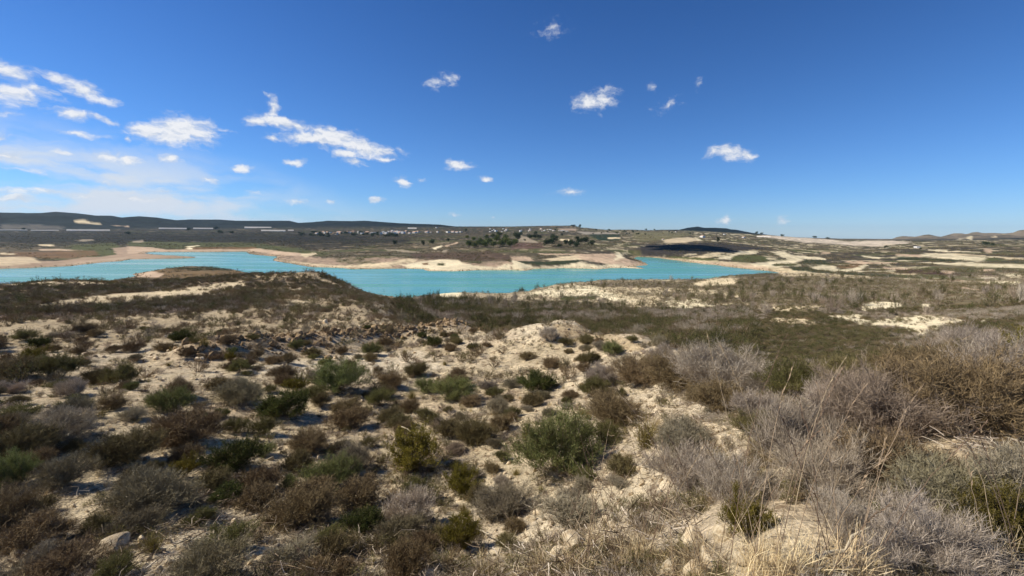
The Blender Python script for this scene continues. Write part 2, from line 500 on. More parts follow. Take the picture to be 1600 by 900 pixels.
# the skyline itself is held (small crags only)
tl = np.interp(np.arctan2(XG, YG), sk_az, sk_t)
crest = CAMZ + tl * RG
hold = sstep(4150, 4450, RG)
ZG = np.where(RG > 3000, np.minimum(ZG, crest + (fbm(XG / 60, YG / 60, 3, 44) - .5) * 4), ZG)
ZG = np.where((RG > 4400) & (RG < 4700), crest + (fbm(XG / 60, YG / 60, 3, 44) - .5) * 5, ZG)
ZG = np.where(RG > 4700, np.minimum(ZG, crest - (RG - 4700) * 0.06), ZG)
# shores
shore_w = np.clip(0.05 * RG, 12, 60)
t_ = np.maximum(ZG, 0.8 + 0.012 * np.clip(SD, 0, 300))
k_ = sstep(0, 1, SD / shore_w)
Zo = (0.05 * np.clip(SD, 0, 200)) * (1 - k_) + t_ * k_
Zi = -0.12 * np.clip(-SD, 0, 60) - 0.05
ZL = np.where(SD > 0, Zo, Zi)
ZG = np.where(near_lake, ZL, ZG)
far_low = (RG >= 2500)
ZG = np.where(far_low, np.maximum(ZG, -60), ZG)
NF = len(az_front)


def gh(x, y):
    """height of the finished ground sheet (front sector)"""
    x = np.asarray(x, float); y = np.asarray(y, float)
    return glook(ZG, x, y)


def glook(G, x, y):
    r = np.maximum(np.hypot(x, y), 0.91); a = np.clip(np.arctan2(x, y), -AZ_F, AZ_F * .9999)
    fa = (a + AZ_F) / (2 * AZ_F) * (NF - 1)
    L = np.log(r)
    il = np.clip(np.searchsorted(LR, L) - 1, 0, len(LR) - 2)
    fl = np.clip((L - LR[il]) / (LR[il + 1] - LR[il]), 0, 1)
    ia = np.clip(fa.astype(int), 0, NF - 2); fa = fa - ia
    return (G[il, ia] * (1 - fa) + G[il, ia + 1] * fa) * (1 - fl) + (G[il + 1, ia] * (1 - fa) + G[il + 1, ia + 1] * fa) * fl


def hit(px, py, rmin=1.0, rmax=9000):
    """where the line of sight through a pixel meets the ground"""
    d = ray(px, py); h = math.hypot(d[0], d[1]); t = d[2] / h; ux, uy = d[0] / h, d[1] / h
    rs = np.exp(np.linspace(math.log(rmin), math.log(rmax), 3500))
    z = CAMZ + rs * t; g = gh(ux * rs, uy * rs)
    k = np.nonzero(z < g)[0]
    r = rs[k[0]] if len(k) else rmax
    return float(ux * r), float(uy * r), float(gh(ux * r, uy * r)), float(r)


# banks of rubble pushed up along the edge of the near slope
def add_bank(pts, width, height, seed, rough=.7):
    global ZG
    P_ = np.array([hit(*p)[:2] for p in pts])
    c = P_.mean(0); R_ = np.linalg.norm(P_ - c, axis=1).max() + 4 * width
    m = (np.hypot(XG - c[0], YG - c[1]) < R_)
    x = XG[m]; y = YG[m]; best = np.full(x.shape, 1e9)
    for (ax, ay), (bx, by) in zip(P_[:-1], P_[1:]):
        ex, ey = bx - ax, by - ay
        t = np.clip(((x - ax) * ex + (y - ay) * ey) / (ex * ex + ey * ey), 0, 1)
        best = np.minimum(best, np.hypot(x - ax - t * ex, y - ay - t * ey))
    f = np.exp(-(best / width) ** 2)
    ZG[m] += f * height * (1 - rough / 2 + rough * fbm(x / 1.3, y / 1.3, 3, seed))
    return P_, m, f


BANKS = []
BANKS.append(add_bank([(330, 560), (420, 545), (520, 534), (600, 527), (660, 520), (700, 515), (765, 516)], 1.4, 0.6, 60))
BANKS.append(add_bank([(840, 520), (880, 518), (930, 530), (1000, 550)], 2.2, 0.5, 61, .15))

PXG, PYG = project(XG, YG, ZG)
PXG = np.where(np.isfinite(PXG), PXG, -9999); PYG = np.where(np.isfinite(PYG), PYG, -9999)

# ---------------------------------------------------------------- what covers the ground, where
SAND, CREAM, TAN, TAN2 = (216, 196, 158), (232, 216, 178), (192, 166, 138), (168, 144, 120)
SCRUB, DARK, GREEN, DKGREEN = (88, 80, 62), (60, 55, 44), (84, 86, 52), (54, 60, 40)
RED, PURPLE, GREY, PLASTIC, FOREST = (114, 88, 60), (84, 74, 66), (150, 136, 114), (232, 224, 212), (22, 30, 26)
C = np.zeros(RG.shape + (3,)); VEG = np.full(RG.shape, 0.5)
n1 = fbm(XG / 60, YG / 60, 5, 21); n2 = fbm(XG / 9, YG / 9, 5, 22, .6); n3 = fbm(XG / 200, YG / 110, 4, 23)
n4 = fbm(XG / 1.7, YG / 1.7, 4, 24, .6)


def mixto(mask, col):
    global C
    C += (np.array(lin(col)) - C) * mask[..., None]


C[:] = lin((214, 194, 158))                                     # pale marl soil of the near slope
mixto(sstep(.45, .75, n4) * .5, (170, 148, 124))
mixto(sstep(.5, .72, n2) * .4, (228, 212, 184))
farm = sstep(150, 420, RG)
mixto(farm, SCRUB)
mixto(farm * sstep(.42, .62, n3), (70, 64, 52))
mixto(farm * sstep(.52, .66, n1) * .8, GREEN)
mixto(farm * sstep(.56, .70, n2) * .5, (134, 118, 92))
spk = fbm(XG / 16, YG / 34, 4, 28, .62)
mixto(farm * sstep(.60, .66, spk) * sstep(700, 1150, PXG) * (RG < 3200) * .75, (214, 198, 162))
mixto(farm * sstep(.64, .69, spk) * (PXG < 900) * (RG < 3000) * .5, (170, 150, 120))
mixto(farm * sstep(.60, .7, fbm(XG / 45, YG / 60, 4, 29)) * sstep(900, 1300, PXG) * .6, (124, 112, 84))
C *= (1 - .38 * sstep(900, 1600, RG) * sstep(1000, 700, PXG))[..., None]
mixto(sstep(2600, 3300, RG), FOREST)
mixto(sstep(2600, 3300, RG) * sstep(.45, .65, fbm(XG / 90, YG / 90, 5, 26, .65)), (13, 19, 16))
mixto(sstep(3000, 3600, RG) * sstep(1150, 1450, PXG), (128, 116, 98))
mixto(sstep(3000, 3600, RG) * sstep(1150, 1450, PXG) * sstep(.5, .62, fbm(XG / 70, YG / 70, 5, 27, .65)) * .7, (72, 70, 60))


def poly_in(px, py, poly, jit, seed):
    """soft test of the mesh points against an outline given on the photograph"""
    q = jit_s(np.median(RG_s))
    jx = (fbm(XG_s / q, YG_s / q / 1.6, 4, seed, .6) - .5) * jit * 2.4
    jy = (fbm(XG_s / q, YG_s / q / 1.6, 4, seed + 5, .6) - .5) * jit * .8
    jx = jx + (fbm(XG_s / q * 3.7, YG_s / q * 2, 3, seed + 9, .6) - .5) * jit * 1.3
    jy = jy + (fbm(XG_s / q * 3.7, YG_s / q * 2, 3, seed + 15, .6) - .5) * jit * .45
    return poly_sdf(px + jx, py + jy, np.array(poly, float))


def jit_s(r):
    return float(np.clip(r * 0.016, 0.6, 60))


def patch(poly, col=None, rmin=60, rmax=9000, veg=None, soft=1.0, jit=6.0, speck=0.0, k=1.0):
    global XG_s, YG_s, RG_s
    xs = [p[0] for p in poly]; ys = [p[1] for p in poly]
    m = (PXG > min(xs) - 12 - jit * 2) & (PXG < max(xs) + 12 + jit * 2) & (PYG > min(ys) - 6 - jit) & (PYG < max(ys) + 6 + jit) & (RG > rmin) & (RG < rmax)
    if not m.any(): return
    XG_s, YG_s, RG_s = XG[m], YG[m], RG[m]
    s = poly_in(PXG[m], PYG[m], poly, jit, hash(tuple(map(tuple, poly))) % 1000)
    f = sstep(soft, -soft, s) * k
    if rmin >= 300 and np.mean(xs) > 1000 and col is not None and col[0] > 200: speck = max(speck, .35); f = f * .78
    if speck:
        f = f * (1 - speck * sstep(.5, .58, fbm(XG_s / jit_s(np.median(RG_s)) * 2.2, YG_s / jit_s(np.median(RG_s)) * 1.1, 3, 77, .7)))
    if col is not None:
        C[m] += (np.array(lin(col)) - C[m]) * f[:, None]
    if veg is not None:
        VEG[m] += (veg - VEG[m]) * f


# valley and right-hand land: dense scrub; plateau on the left: rows of shrubs
patch([(600, 455), (700, 463), (800, 468), (900, 470), (1000, 475), (1200, 470), (1400, 470), (1650, 460), (1650, 560), (1300, 640), (1100, 600), (900, 560), (700, 520), (640, 500)],
      (86, 78, 58), 40, 300, 1.0, 3, 8)
patch([(900, 444), (1240, 432), (1650, 446), (1650, 500), (1000, 500)], (112, 100, 76), 120, 700, .85, 2, 8, .3)
# beyond the water, left
patch([(0, 352), (60, 350), (100, 355), (100, 358), (0, 358)], (96, 90, 80), 2000)
patch([(-60, 362), (420, 362), (640, 370), (640, 384), (300, 384), (120, 382), (-60, 384)], (30, 29, 23), 700, 3500, soft=7, jit=30, k=.85)
patch([(113, 345), (128, 344.5), (140, 346), (158, 351), (125, 350)], SAND, 2500, jit=2, soft=.5)
patch([(175, 352), (200, 353), (200, 355), (190, 354)], TAN, 2500, jit=2, soft=.5)
patch([(110, 383), (180, 380), (192, 393), (175, 400), (130, 403), (110, 395)], GREEN, 500, soft=2)
patch([(200, 377), (400, 380), (470, 388), (500, 395), (470, 397), (400, 389), (290, 389), (245, 389), (200, 384)], GREEN, 500, speck=.3)
patch([(0, 395), (150, 391), (155, 400), (100, 405), (0, 400)], RED, 500, soft=1.5, speck=.4)
patch([(60, 382), (82, 382.5), (80, 385), (60, 384)], SAND, 500, jit=4, soft=.6)
patch([(60, 389.5), (100, 389), (130, 391), (100, 392), (60, 391)], TAN, 500, jit=4, soft=.6)
patch([(0, 395), (25, 396), (25, 398), (0, 397)], SAND, 500, jit=4, soft=.6)
patch([(-80, 402), (50, 402), (60, 408), (90, 408), (135, 402), (150, 402), (182, 398), (175, 388), (200, 386), (240, 389), (240, 394), (232, 395), (240, 397), (300, 400),
       (312, 403), (270, 405), (205, 406), (190, 409), (110, 417), (40, 420), (-80, 425)], TAN2, 500, 1600, jit=3)
patch([(-80, 401), (50, 401.5), (65, 410), (30, 414), (-80, 417)], SAND, 500, 1600, jit=6, k=.7, speck=.4)
patch([(80, 414), (180, 403), (200, 402), (190, 407), (110, 415)], (178, 156, 130), 500, 1600, jit=3)
patch([(200, 385), (240, 387), (260, 390), (405, 388.6), (405, 393), (300, 394), (235, 394), (225, 396), (200, 396)], TAN, 600, 1600, jit=2, soft=.6)
patch([(290, 386), (400, 386), (400, 389), (290, 389.5)], RED, 600, 1600, jit=2, soft=.6, speck=.3)
patch([(290, 385), (310, 383), (312, 384), (295, 387)], CREAM, 600, jit=2, soft=.5)
patch([(292, 388), (303, 387), (300, 389.5), (290, 389.5)], CREAM, 600, jit=2, soft=.5)
patch([(208, 377), (224, 375), (223, 379), (208, 379)], GREY, 600, jit=2, soft=.5)
patch([(118, 376), (128, 374), (143, 374), (146, 376), (130, 377)], GREY, 600, jit=2, soft=.5)
# tongue of land in the water
patch([(203, 428), (240, 422), (280, 417), (340, 417), (366, 419), (382, 424), (385, 431), (330, 434), (250, 436), (205, 434)], (118, 96, 66), 200, 600, .5, speck=.3)
patch([(203, 428), (236, 423), (256, 428), (250, 433), (205, 433)], TAN, 200, 600, .1, jit=3)
patch([(260, 419), (340, 417), (366, 420), (360, 423), (300, 422)], DKGREEN, 200, 600, .8, jit=3, speck=.3)
# beyond the water, middle
patch([(400, 391), (420, 392), (460, 396), (480, 400), (520, 404), (600, 402), (660, 405), (700, 406), (735, 412), (800, 408), (800, 424), (750, 424), (712, 426), (670, 425),
       (612, 422), (550, 423), (507, 420), (465, 416), (425, 409), (430, 401), (400, 400)], TAN2, 350, 900, jit=8, speck=.55)
patch([(400, 388), (470, 396), (470, 401), (420, 396), (400, 393)], TAN, 350, 1300, jit=3, soft=.6)
patch([(470, 397), (495, 395), (497, 397), (475, 402)], SAND, 350, 1300, jit=3, soft=.5)
patch([(520, 404), (560, 403), (600, 410), (560, 414), (530, 410)], GREEN, 350, 900, jit=8, speck=.5, k=.7)
patch([(515, 416), (600, 411), (640, 404), (655, 406), (620, 414), (600, 419), (530, 420)], SAND, 350, 900, jit=8, speck=.45)
patch([(425, 405), (500, 413), (550, 419), (620, 418), (620, 421), (500, 419)], SAND, 350, 900, jit=4, speck=.4, k=.7)
patch([(625, 413), (660, 409), (690, 405), (712, 405), (735, 414), (770, 418), (800, 411), (800, 424), (750, 424), (712, 426), (670, 425), (640, 420)], CREAM, 350, 900, jit=5, speck=.15, k=.9)
patch([(660, 412), (670, 410), (670, 414), (660, 414)], RED, 350, 900, jit=3)
patch([(683, 412), (695, 411), (694, 415), (684, 415)], GREEN, 350, 900, jit=3)
patch([(675, 388), (690, 383), (692, 384.5), (680, 390)], CREAM, 500, jit=2, soft=.6)
patch([(692, 385), (715, 378), (716, 380), (698, 386)], TAN, 500, jit=3, soft=.6, speck=.3)
patch([(600, 389), (655, 393), (655, 395), (600, 392)], GREY, 500, jit=4, soft=.7, speck=.4)
patch([(690, 391), (700, 390), (698, 394), (690, 394)], GREY, 500, jit=3)
patch([(640, 396), (760, 392), (800, 400), (800, 407), (730, 408), (650, 403)], (84, 66, 54), 400, 900, soft=2, k=.8)
patch([(800, 406), (818, 411), (835, 417), (880, 415), (905, 409), (935, 415), (975, 411), (1000, 412), (1016, 416), (1012, 422), (975, 421), (935, 423), (887, 421), (835, 422), (825, 425), (800, 424)],
      CREAM, 350, 900, jit=4, speck=.15, k=.9)
patch([(800, 400), (830, 402), (835, 408), (810, 408), (800, 406)], TAN, 350, 900, jit=5, speck=.3)
patch([(850, 405), (880, 401), (900, 399), (925, 401), (905, 407), (860, 408)], SAND, 350, 900, jit=4, speck=.2)
patch([(895, 400), (960, 396), (968, 400), (990, 408), (1013, 412), (1000, 417), (960, 414), (930, 409)], TAN, 350, 900, jit=6, speck=.35)
patch([(960, 394), (967, 394), (975, 403), (960, 408), (963, 400)], CREAM, 350, 900, jit=4, speck=.3)
patch([(840, 396), (955, 397), (960, 398.5), (850, 398)], TAN, 350, 900, jit=2, soft=.6, speck=.3)
patch([(808, 408), (850, 409), (905, 405.5), (908, 408), (885, 413), (850, 414), (820, 412)], DKGREEN, 350, 900, jit=3, soft=.7, veg=.9)
patch([(800, 378), (850, 380), (850, 388), (800, 390)], (100, 76, 66), 500, 1500, jit=6, k=.8)
patch([(808, 376), (815, 368), (823, 370), (838, 377), (840, 379.5), (808, 378)], GREY, 500, jit=2, soft=.6)
patch([(918, 366), (968, 366), (968, 375), (940, 376), (925, 370)], (44, 56, 40), 800, jit=3, soft=.7)
patch([(900, 362), (968, 364), (968, 366), (915, 366)], (150, 140, 124), 800, jit=2, soft=.5)
patch([(875, 373), (890, 374), (890, 377), (875, 376)], SAND, 500, jit=2, soft=.5)
patch([(950, 371), (970, 371), (970, 373), (950, 373)], SAND, 800, jit=2, soft=.5)
patch([(990, 362), (1060, 362), (1080, 366), (1060, 372), (1000, 378), (985, 370)], (112, 106, 76), 800, jit=8, speck=.4)
patch([(875, 357), (900, 357), (900, 360), (875, 360)], (160, 140, 120), 1500, jit=3)
# right of the inlet
patch([(1000, 384), (1030, 381), (1070, 379), (1120, 378), (1200, 388), (1175, 392), (1110, 394), (1070, 397), (1030, 401), (1000, 399)], (60, 56, 52), 600, 1800, jit=8, soft=1.5)  # dark scrub tone, with the cloud shade on this slope painted in
patch([(1035, 376), (1050, 372.5), (1080, 371), (1095, 376), (1070, 379.5), (1040, 379.5)], (190, 172, 140), 600, jit=3, soft=.7)
patch([(1083, 371), (1087, 371), (1100, 377), (1094, 377)], CREAM, 600, jit=2, soft=.5)
patch([(1040, 400.5), (1120, 404), (1125, 408.5), (1060, 405.5)], GREEN, 400, 1200, jit=2, soft=.5)
patch([(1020, 402), (1050, 403.5), (1100, 407), (1150, 409), (1200, 414), (1200, 425), (1150, 421), (1112, 415), (1050, 408)], SAND, 400, 1200, jit=2, soft=.7)
patch([(1050, 406), (1150, 412), (1200, 417), (1200, 424), (1150, 420), (1050, 408)], TAN, 400, 1200, jit=2, soft=.7, k=.7)
patch([(1075, 402), (1100, 398), (1120, 394), (1128, 397), (1110, 403)], SAND, 500, jit=4, soft=.7, speck=.25)
patch([(1118, 405), (1140, 399), (1155, 393), (1186, 392), (1178, 397), (1150, 399), (1142, 406)], CREAM, 500, jit=4, soft=.7, speck=.15)
patch([(1140, 406), (1150, 399), (1180, 398), (1200, 402), (1200, 409), (1160, 410)], GREEN, 500, jit=4, soft=.8)
patch([(1172, 412), (1200, 409), (1215, 410), (1200, 416), (1180, 416)], CREAM, 500, jit=2, soft=.5)
patch([(1185, 367.5), (1200, 367.5), (1250, 371), (1290, 373.5), (1320, 377), (1395, 376), (1425, 379), (1405, 382), (1370, 384.5), (1335, 383.5), (1300, 382), (1260, 379), (1230, 375), (1200, 371)], (222, 204, 180), 1200, jit=4, soft=.7, speck=.25)
patch([(1205, 394), (1215, 392), (1240, 398), (1285, 402), (1290, 406), (1255, 406), (1240, 411), (1252, 415), (1200, 417), (1200, 409), (1230, 406)], CREAM, 400, jit=5, soft=.8, speck=.3)
patch([(1247, 411), (1260, 406), (1285, 406), (1300, 412), (1260, 414)], DKGREEN, 400, jit=4, soft=.8)
patch([(1205, 413), (1240, 412), (1250, 415), (1210, 416)], GREEN, 400, jit=2, soft=.5)
patch([(1260, 418), (1285, 414), (1305, 416), (1310, 421), (1330, 420), (1352, 412), (1357, 415), (1345, 422), (1320, 425), (1280, 422)], CREAM, 350, jit=3, soft=.7, speck=.12)
patch([(1305, 416), (1335, 412), (1350, 414), (1330, 420), (1312, 420)], RED, 350, jit=5, speck=.5)
patch([(1322, 407), (1352, 407), (1350, 413), (1325, 411)], TAN, 350, jit=5, speck=.5)
patch([(1198, 416), (1230, 419), (1300, 427), (1356, 430), (1362, 436), (1320, 435), (1250, 433), (1225, 432), (1210, 425)], SAND, 300, jit=2, soft=.7)
patch([(1235, 418), (1262, 416), (1280, 423), (1400, 429), (1450, 433), (1450, 436), (1290, 427.5), (1240, 422)], DKGREEN, 300, jit=3, soft=.7)
patch([(1400, 427), (1500, 432), (1600, 441), (1600, 446), (1480, 437), (1400, 433)], GREEN, 300, jit=5, soft=.8, k=.8)
patch([(1345, 399), (1375, 402), (1375, 404), (1350, 402)], CREAM, 400, jit=2, soft=.5)
patch([(1282, 393), (1298, 394), (1296, 396), (1284, 396)], TAN, 400, jit=3, soft=.5)
patch([(1340, 409), (1400, 410), (1400, 412), (1340, 412)], TAN, 400, jit=3, soft=.5, speck=.3)
patch([(1380, 417), (1425, 419), (1440, 425), (1380, 420)], TAN, 400, jit=4, speck=.4)
patch([(1388, 425), (1433, 427), (1430, 430), (1395, 429)], SAND, 300, jit=2, soft=.6)
patch([(1400, 421), (1460, 423), (1510, 430), (1560, 428), (1560, 431), (1400, 427)], (76, 58, 50), 300, jit=4, soft=.7)
patch([(1400, 401), (1440, 402), (1530, 409), (1600, 412), (1600, 410), (1450, 408), (1400, 405)], DKGREEN, 300, jit=3, soft=.8)
patch([(1440, 397), (1490, 396), (1510, 400), (1541, 403), (1540, 406), (1528, 408.5), (1500, 406), (1440, 401)], CREAM, 400, jit=4, soft=.8, speck=.25)
patch([(1400, 397), (1440, 398), (1440, 402), (1400, 399)], TAN, 400, jit=3, soft=.6, speck=.3)
patch([(1450, 389.5), (1480, 391), (1483, 394), (1450, 391.5)], CREAM, 400, jit=2, soft=.5)
patch([(1490, 396), (1540, 399), (1535, 401), (1490, 398)], SAND, 400, jit=2, soft=.5, speck=.3)
patch([(1567, 402), (1580, 402), (1600, 404), (1600, 406), (1567, 405)], SAND, 400, jit=2, soft=.5)
patch([(1460, 410), (1520, 411.5), (1650, 414), (1650, 421), (1540, 417), (1460, 412.5)], CREAM, 300, jit=1.5, soft=.6)
patch([(1530, 421), (1556, 420.5), (1554, 423), (1530, 424)], TAN, 300, jit=2)
patch([(1470, 423), (1490, 424), (1488, 427), (1475, 427)], TAN, 300, jit=2)
patch([(1525, 429), (1560, 433), (1568, 436), (1550, 438), (1530, 434)], (196, 180, 152), 300, jit=3, soft=.7)
patch([(1558, 427), (1650, 427), (1650, 434), (1580, 433.5)], CREAM, 300, jit=3, soft=.7, speck=.1)
patch([(1540, 440), (1650, 439.5), (1650, 448), (1570, 446.5), (1540, 443)], CREAM, 250, jit=2, soft=.7)
patch([(1480, 436.5), (1528, 440), (1525, 442), (1480, 439)], TAN, 300, jit=2, soft=.6)
patch([(1478, 445), (1520, 451), (1540, 452), (1535, 454), (1480, 448)], TAN, 200, jit=3, soft=.6, speck=.3)
patch([(1492, 375.5), (1515, 369.5), (1518.5, 368), (1518.5, 375), (1511, 373)], CREAM, 1800, jit=1, soft=.5)
patch([(1549, 371), (1559, 367), (1557, 371)], SAND, 1800, jit=1, soft=.5)
patch([(1568, 368), (1570, 365), (1572, 370)], SAND, 1800, jit=1, soft=.5)
patch([(1540, 388), (1550, 389), (1549, 396), (1540, 396)], TAN, 500, jit=3, speck=.4)
# near side of the water: pale shore and bare places
patch([(818, 461), (850, 451), (887, 445), (930, 447), (960, 458), (1000, 468), (1000, 476), (960, 470), (930, 462), (880, 464), (850, 462)], CREAM, 120, 400, .35, jit=7, speck=.35)
patch([(870, 463), (935, 462), (930, 468), (880, 470)], GREEN, 120, 400, .9, jit=4)
patch([(940, 448), (1000, 449), (1060, 450), (1062, 458), (1020, 458), (940, 456)], SAND, 120, 450, .6, jit=10, speck=.6)
patch([(1078, 444), (1105, 437), (1130, 434.5), (1155, 436), (1145, 446), (1100, 448)], SAND, 150, 500, .1, jit=4, speck=.1)
patch([(1075, 451), (1120, 454), (1120, 460), (1080, 459)], SAND, 120, 450, .5, jit=8, speck=.3)
patch([(960, 458), (1035, 462), (1032, 478), (990, 480)], SAND, 100, 400, .65, jit=12, speck=.5)
patch([(1045, 464), (1100, 468), (1112, 478), (1095, 487), (1045, 478)], CREAM, 100, 400, .55, jit=12, speck=.4)
patch([(1130, 456), (1165, 458), (1165, 466), (1135, 463)], SAND, 100, 400, .5, jit=10, speck=.3)
patch([(1120, 474), (1290, 478), (1275, 486), (1235, 488), (1130, 484)], SAND, 80, 300, .5, jit=10, speck=.4)
patch([(1348, 476), (1365, 471), (1405, 473), (1412, 479), (1390, 483), (1362, 484), (1350, 489)], CREAM, 80, 300, .1, jit=6)
patch([(1440, 474), (1456, 475), (1454, 481), (1442, 480)], CREAM, 80, 300, .1, jit=4)
patch([(1205, 497), (1260, 497), (1280, 505), (1240, 508), (1205, 503)], SAND, 60, 300, .3, jit=8, speck=.4)
patch([(1295, 494), (1345, 491), (1350, 498), (1360, 502), (1400, 496), (1450, 492), (1500, 499), (1508, 505), (1470, 512), (1435, 527), (1418, 512), (1370, 511), (1325, 503)],
      CREAM, 60, 300, .10, jit=8, speck=.1)
patch([(1520, 496), (1545, 500), (1535, 503), (1522, 500)], CREAM, 60, 300, .1, jit=4)
patch([(682, 462), (690, 457.5), (712, 456), (728, 460), (715, 464), (695, 465)], CREAM, 120, 400, 0, jit=2)
patch([(590, 456), (650, 458), (655, 466), (610, 466)], SAND, 60, 400, .4, jit=4, speck=.3)
# left plateau
patch([(-80, 452), (0, 450), (200, 444), (420, 426), (520, 424), (600, 456), (640, 478), (560, 470), (480, 448), (400, 452), (300, 452), (150, 466), (0, 482), (-80, 484)],
      (122, 104, 82), 45, 200, .80, 2, 6, .3)
patch([(55, 479), (100, 468), (180, 460), (280, 452), (345, 442), (384, 439), (384, 446), (330, 456), (250, 464), (130, 476), (70, 483)], SAND, 35, 200, .08, 1.5, 5)
patch([(-80, 484), (60, 486), (250, 470), (420, 455), (440, 470), (380, 482), (200, 492), (0, 500), (-80, 500)], (130, 110, 94), 30, 150, .95, 2, 8)
patch([(400, 432), (450, 426), (520, 428), (560, 440), (620, 468), (600, 470), (540, 450), (480, 434), (420, 440), (400, 446)], (196, 174, 138), 60, 200, .35, 1.5, 6, .4)
patch([(500, 424), (540, 428), (560, 442), (540, 446), (500, 432)], DARK, 60, 200, .95, 1.5, 4)
patch([(-80, 504), (100, 500), (350, 488), (520, 470), (620, 480), (640, 500), (560, 510), (420, 528), (330, 530), (150, 540), (-80, 545)], (190, 170, 136), 18, 90, .55, 3, 10)
patch([(640, 470), (700, 490), (760, 505), (700, 502), (650, 500), (620, 480)], (150, 128, 110), 28, 120, .6, 3, 8)
# near slope: bare places between the shrubs
patch([(380, 575), (560, 552), (660, 548), (700, 575), (600, 580), (420, 592)], (222, 204, 172), 10, 40, .2, 3, 10)
patch([(860, 505), (920, 510), (1000, 538), (1010, 552), (940, 545), (880, 530)], (196, 174, 138), 14, 40, .40, 2, 6)
patch([(1030, 640), (1260, 610), (1290, 640), (1150, 690), (1010, 700)], (226, 206, 172), 3, 25, .25, 3, 10)
for bk in BANKS[:1]:
    _, m_, f_ = bk
    C[m_] += (np.array(lin((172, 146, 116))) - C[m_]) * (f_ * .8)[:, None]
# wet rim and pale drawdown strip along the water, hidden beds below it
rim = sstep(0.02 * 1, 0.0, (SD - 1.0) / np.maximum(RG, 1) * 1.0) * (SD > -50) * (RG > 90)
wet = np.exp(-((SD - 1.0) / (0.0035 * RG)) ** 2) * near_lake
C += (np.array(lin((120, 104, 84))) - C) * (wet * .55)[..., None]
VEG = VEG * np.where(near_lake, sstep(2.0, 9.0, SD - (RG < 330) * 0), 1)
strip = sstep(.016, .004, SD / np.maximum(RG, 1)) * near_lake * (SD > 0) * (RG > 420)
C += (np.array(lin((188, 164, 134))) - C) * (strip * .45)[..., None]

# mottling of every tone beyond the near slope
mot = .74 + .52 * fbm(XG / 22, YG / 40, 5, 33, .62)
mot2 = .80 + .40 * fbm(XG / 4.5, YG / 8, 4, 34, .62)
C *= (1 + (mot * mot2 - 1) * sstep(60, 200, RG) * (1 - .5 * sstep(2500, 4000, RG)))[..., None]

# ---------------------------------------------------------------- ground mesh
nr, na = RG.shape
idx = np.arange(nr * na).reshape(nr, na)
nxt = np.roll(idx, -1, axis=1)
faces = np.stack([idx[:-1], idx[1:], nxt[1:], nxt[:-1]], -1).reshape(-1, 4)
verts = np.stack([XG, YG, ZG], -1).reshape(-1, 3)
# closing fan under the camera and an outer skirt to the horizon
verts = np.vstack([verts, [[0, 0, CAMZ - 1.66]]])
me = mesh_np("ground", verts, faces[:, ::-1], smooth=True)
attr = me.color_attributes.new("cover", 'FLOAT_COLOR', 'POINT')
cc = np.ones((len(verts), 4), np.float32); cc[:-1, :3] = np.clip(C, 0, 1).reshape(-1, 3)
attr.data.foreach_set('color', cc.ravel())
fa_ = me.attributes.new("distance", 'FLOAT', 'POINT')
fa_.data.foreach_set('value', np.concatenate([RG.ravel(), [0.5]]).astype(np.float32))

gm, g, gb = new_mat("dry_marl_ground", 0.95, 0.08)
at = g.new('ShaderNodeAttribute', attribute_name="cover")
geo = g.new('ShaderNodeNewGeometry')
pos = geo.outputs['Position']
dist = g.new('ShaderNodeAttribute', attribute_name="distance")
nearf = g.maprange(dist.outputs['Fac'], 45, 20)
midf = g.maprange(dist.outputs['Fac'], 400, 90)
pn = g.noise(pos, 34.0, 5, .7)
pn2 = g.noise(pos, 5.5, 5, .65)
pn3 = g.noise(pos, 0.9, 5, .65)
vor = g.new('ShaderNodeTexVoronoi'); g.l.new(pos, vor.inputs['Vector']); vor.inputs['Scale'].default_value = 22
fine = g.maprange(pn.outputs['Fac'], .3, .7, .62, 1.28, False)
midn = g.maprange(pn2.outputs['Fac'], .34, .66, .66, 1.22, False)
midn2 = g.maprange(pn3.outputs['Fac'], .3, .7, .74, 1.18, False)
def cmul(col, val, fac):
    c_ = g.new('ShaderNodeCombineColor')
    for i in range(3): g.put(c_.inputs[i], val)
    return g.mixc(fac, col, c_.outputs[0], 'MULTIPLY')
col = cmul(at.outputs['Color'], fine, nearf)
col = cmul(col, midn, g.maprange(dist.outputs['Fac'], 160, 60))
col = cmul(col, midn2, midf)
# leaf litter and dark crumbs
lit = g.math('MULTIPLY', g.maprange(g.noise(pos, 3.1, 6, .78).outputs['Fac'], .53, .62), g.maprange(dist.outputs['Fac'], 150, 50, 0, .72))
col = g.mixc(lit, col, rgba(lin((110, 88, 64))))
g.l.new(col, gb.inputs['Base Color'])
bh = g.math('ADD', g.math('MULTIPLY', pn.outputs['Fac'], 0.03), g.math('MULTIPLY', pn2.outputs['Fac'], 0.10))
bh = g.math('ADD', bh, g.math('MULTIPLY', vor.outputs['Distance'], -0.02))
bump = g.new('ShaderNodeBump'); bump.inputs['Strength'].default_value = 0.9
bump.inputs['Distance'].default_value = 1.0
g.l.new(g.math('MULTIPLY', bh, g.maprange(dist.outputs['Fac'], 120, 40)), bump.inputs['Height'])
g.l.new(bump.outputs[0], gb.inputs['Normal'])
ground = obj("ground", me, gm)
tag(ground, "pale marl slope running down to a reservoir, with dry plain and hills beyond", kind='structure')

# fan below the tripod spot
ring = [(float(XG[0, j]), float(YG[0, j]), float(ZG[0, j])) for j in range(na)]
fm = bpy.data.meshes.new("ground_underfoot")
fm.from_pydata(ring + [(0, 0, CAMZ - 1.66)], [], [(j, na, (j + 1) % na) for j in range(na)])
fo = obj("ground_underfoot", fm, gm); tag(fo, kind='structure')
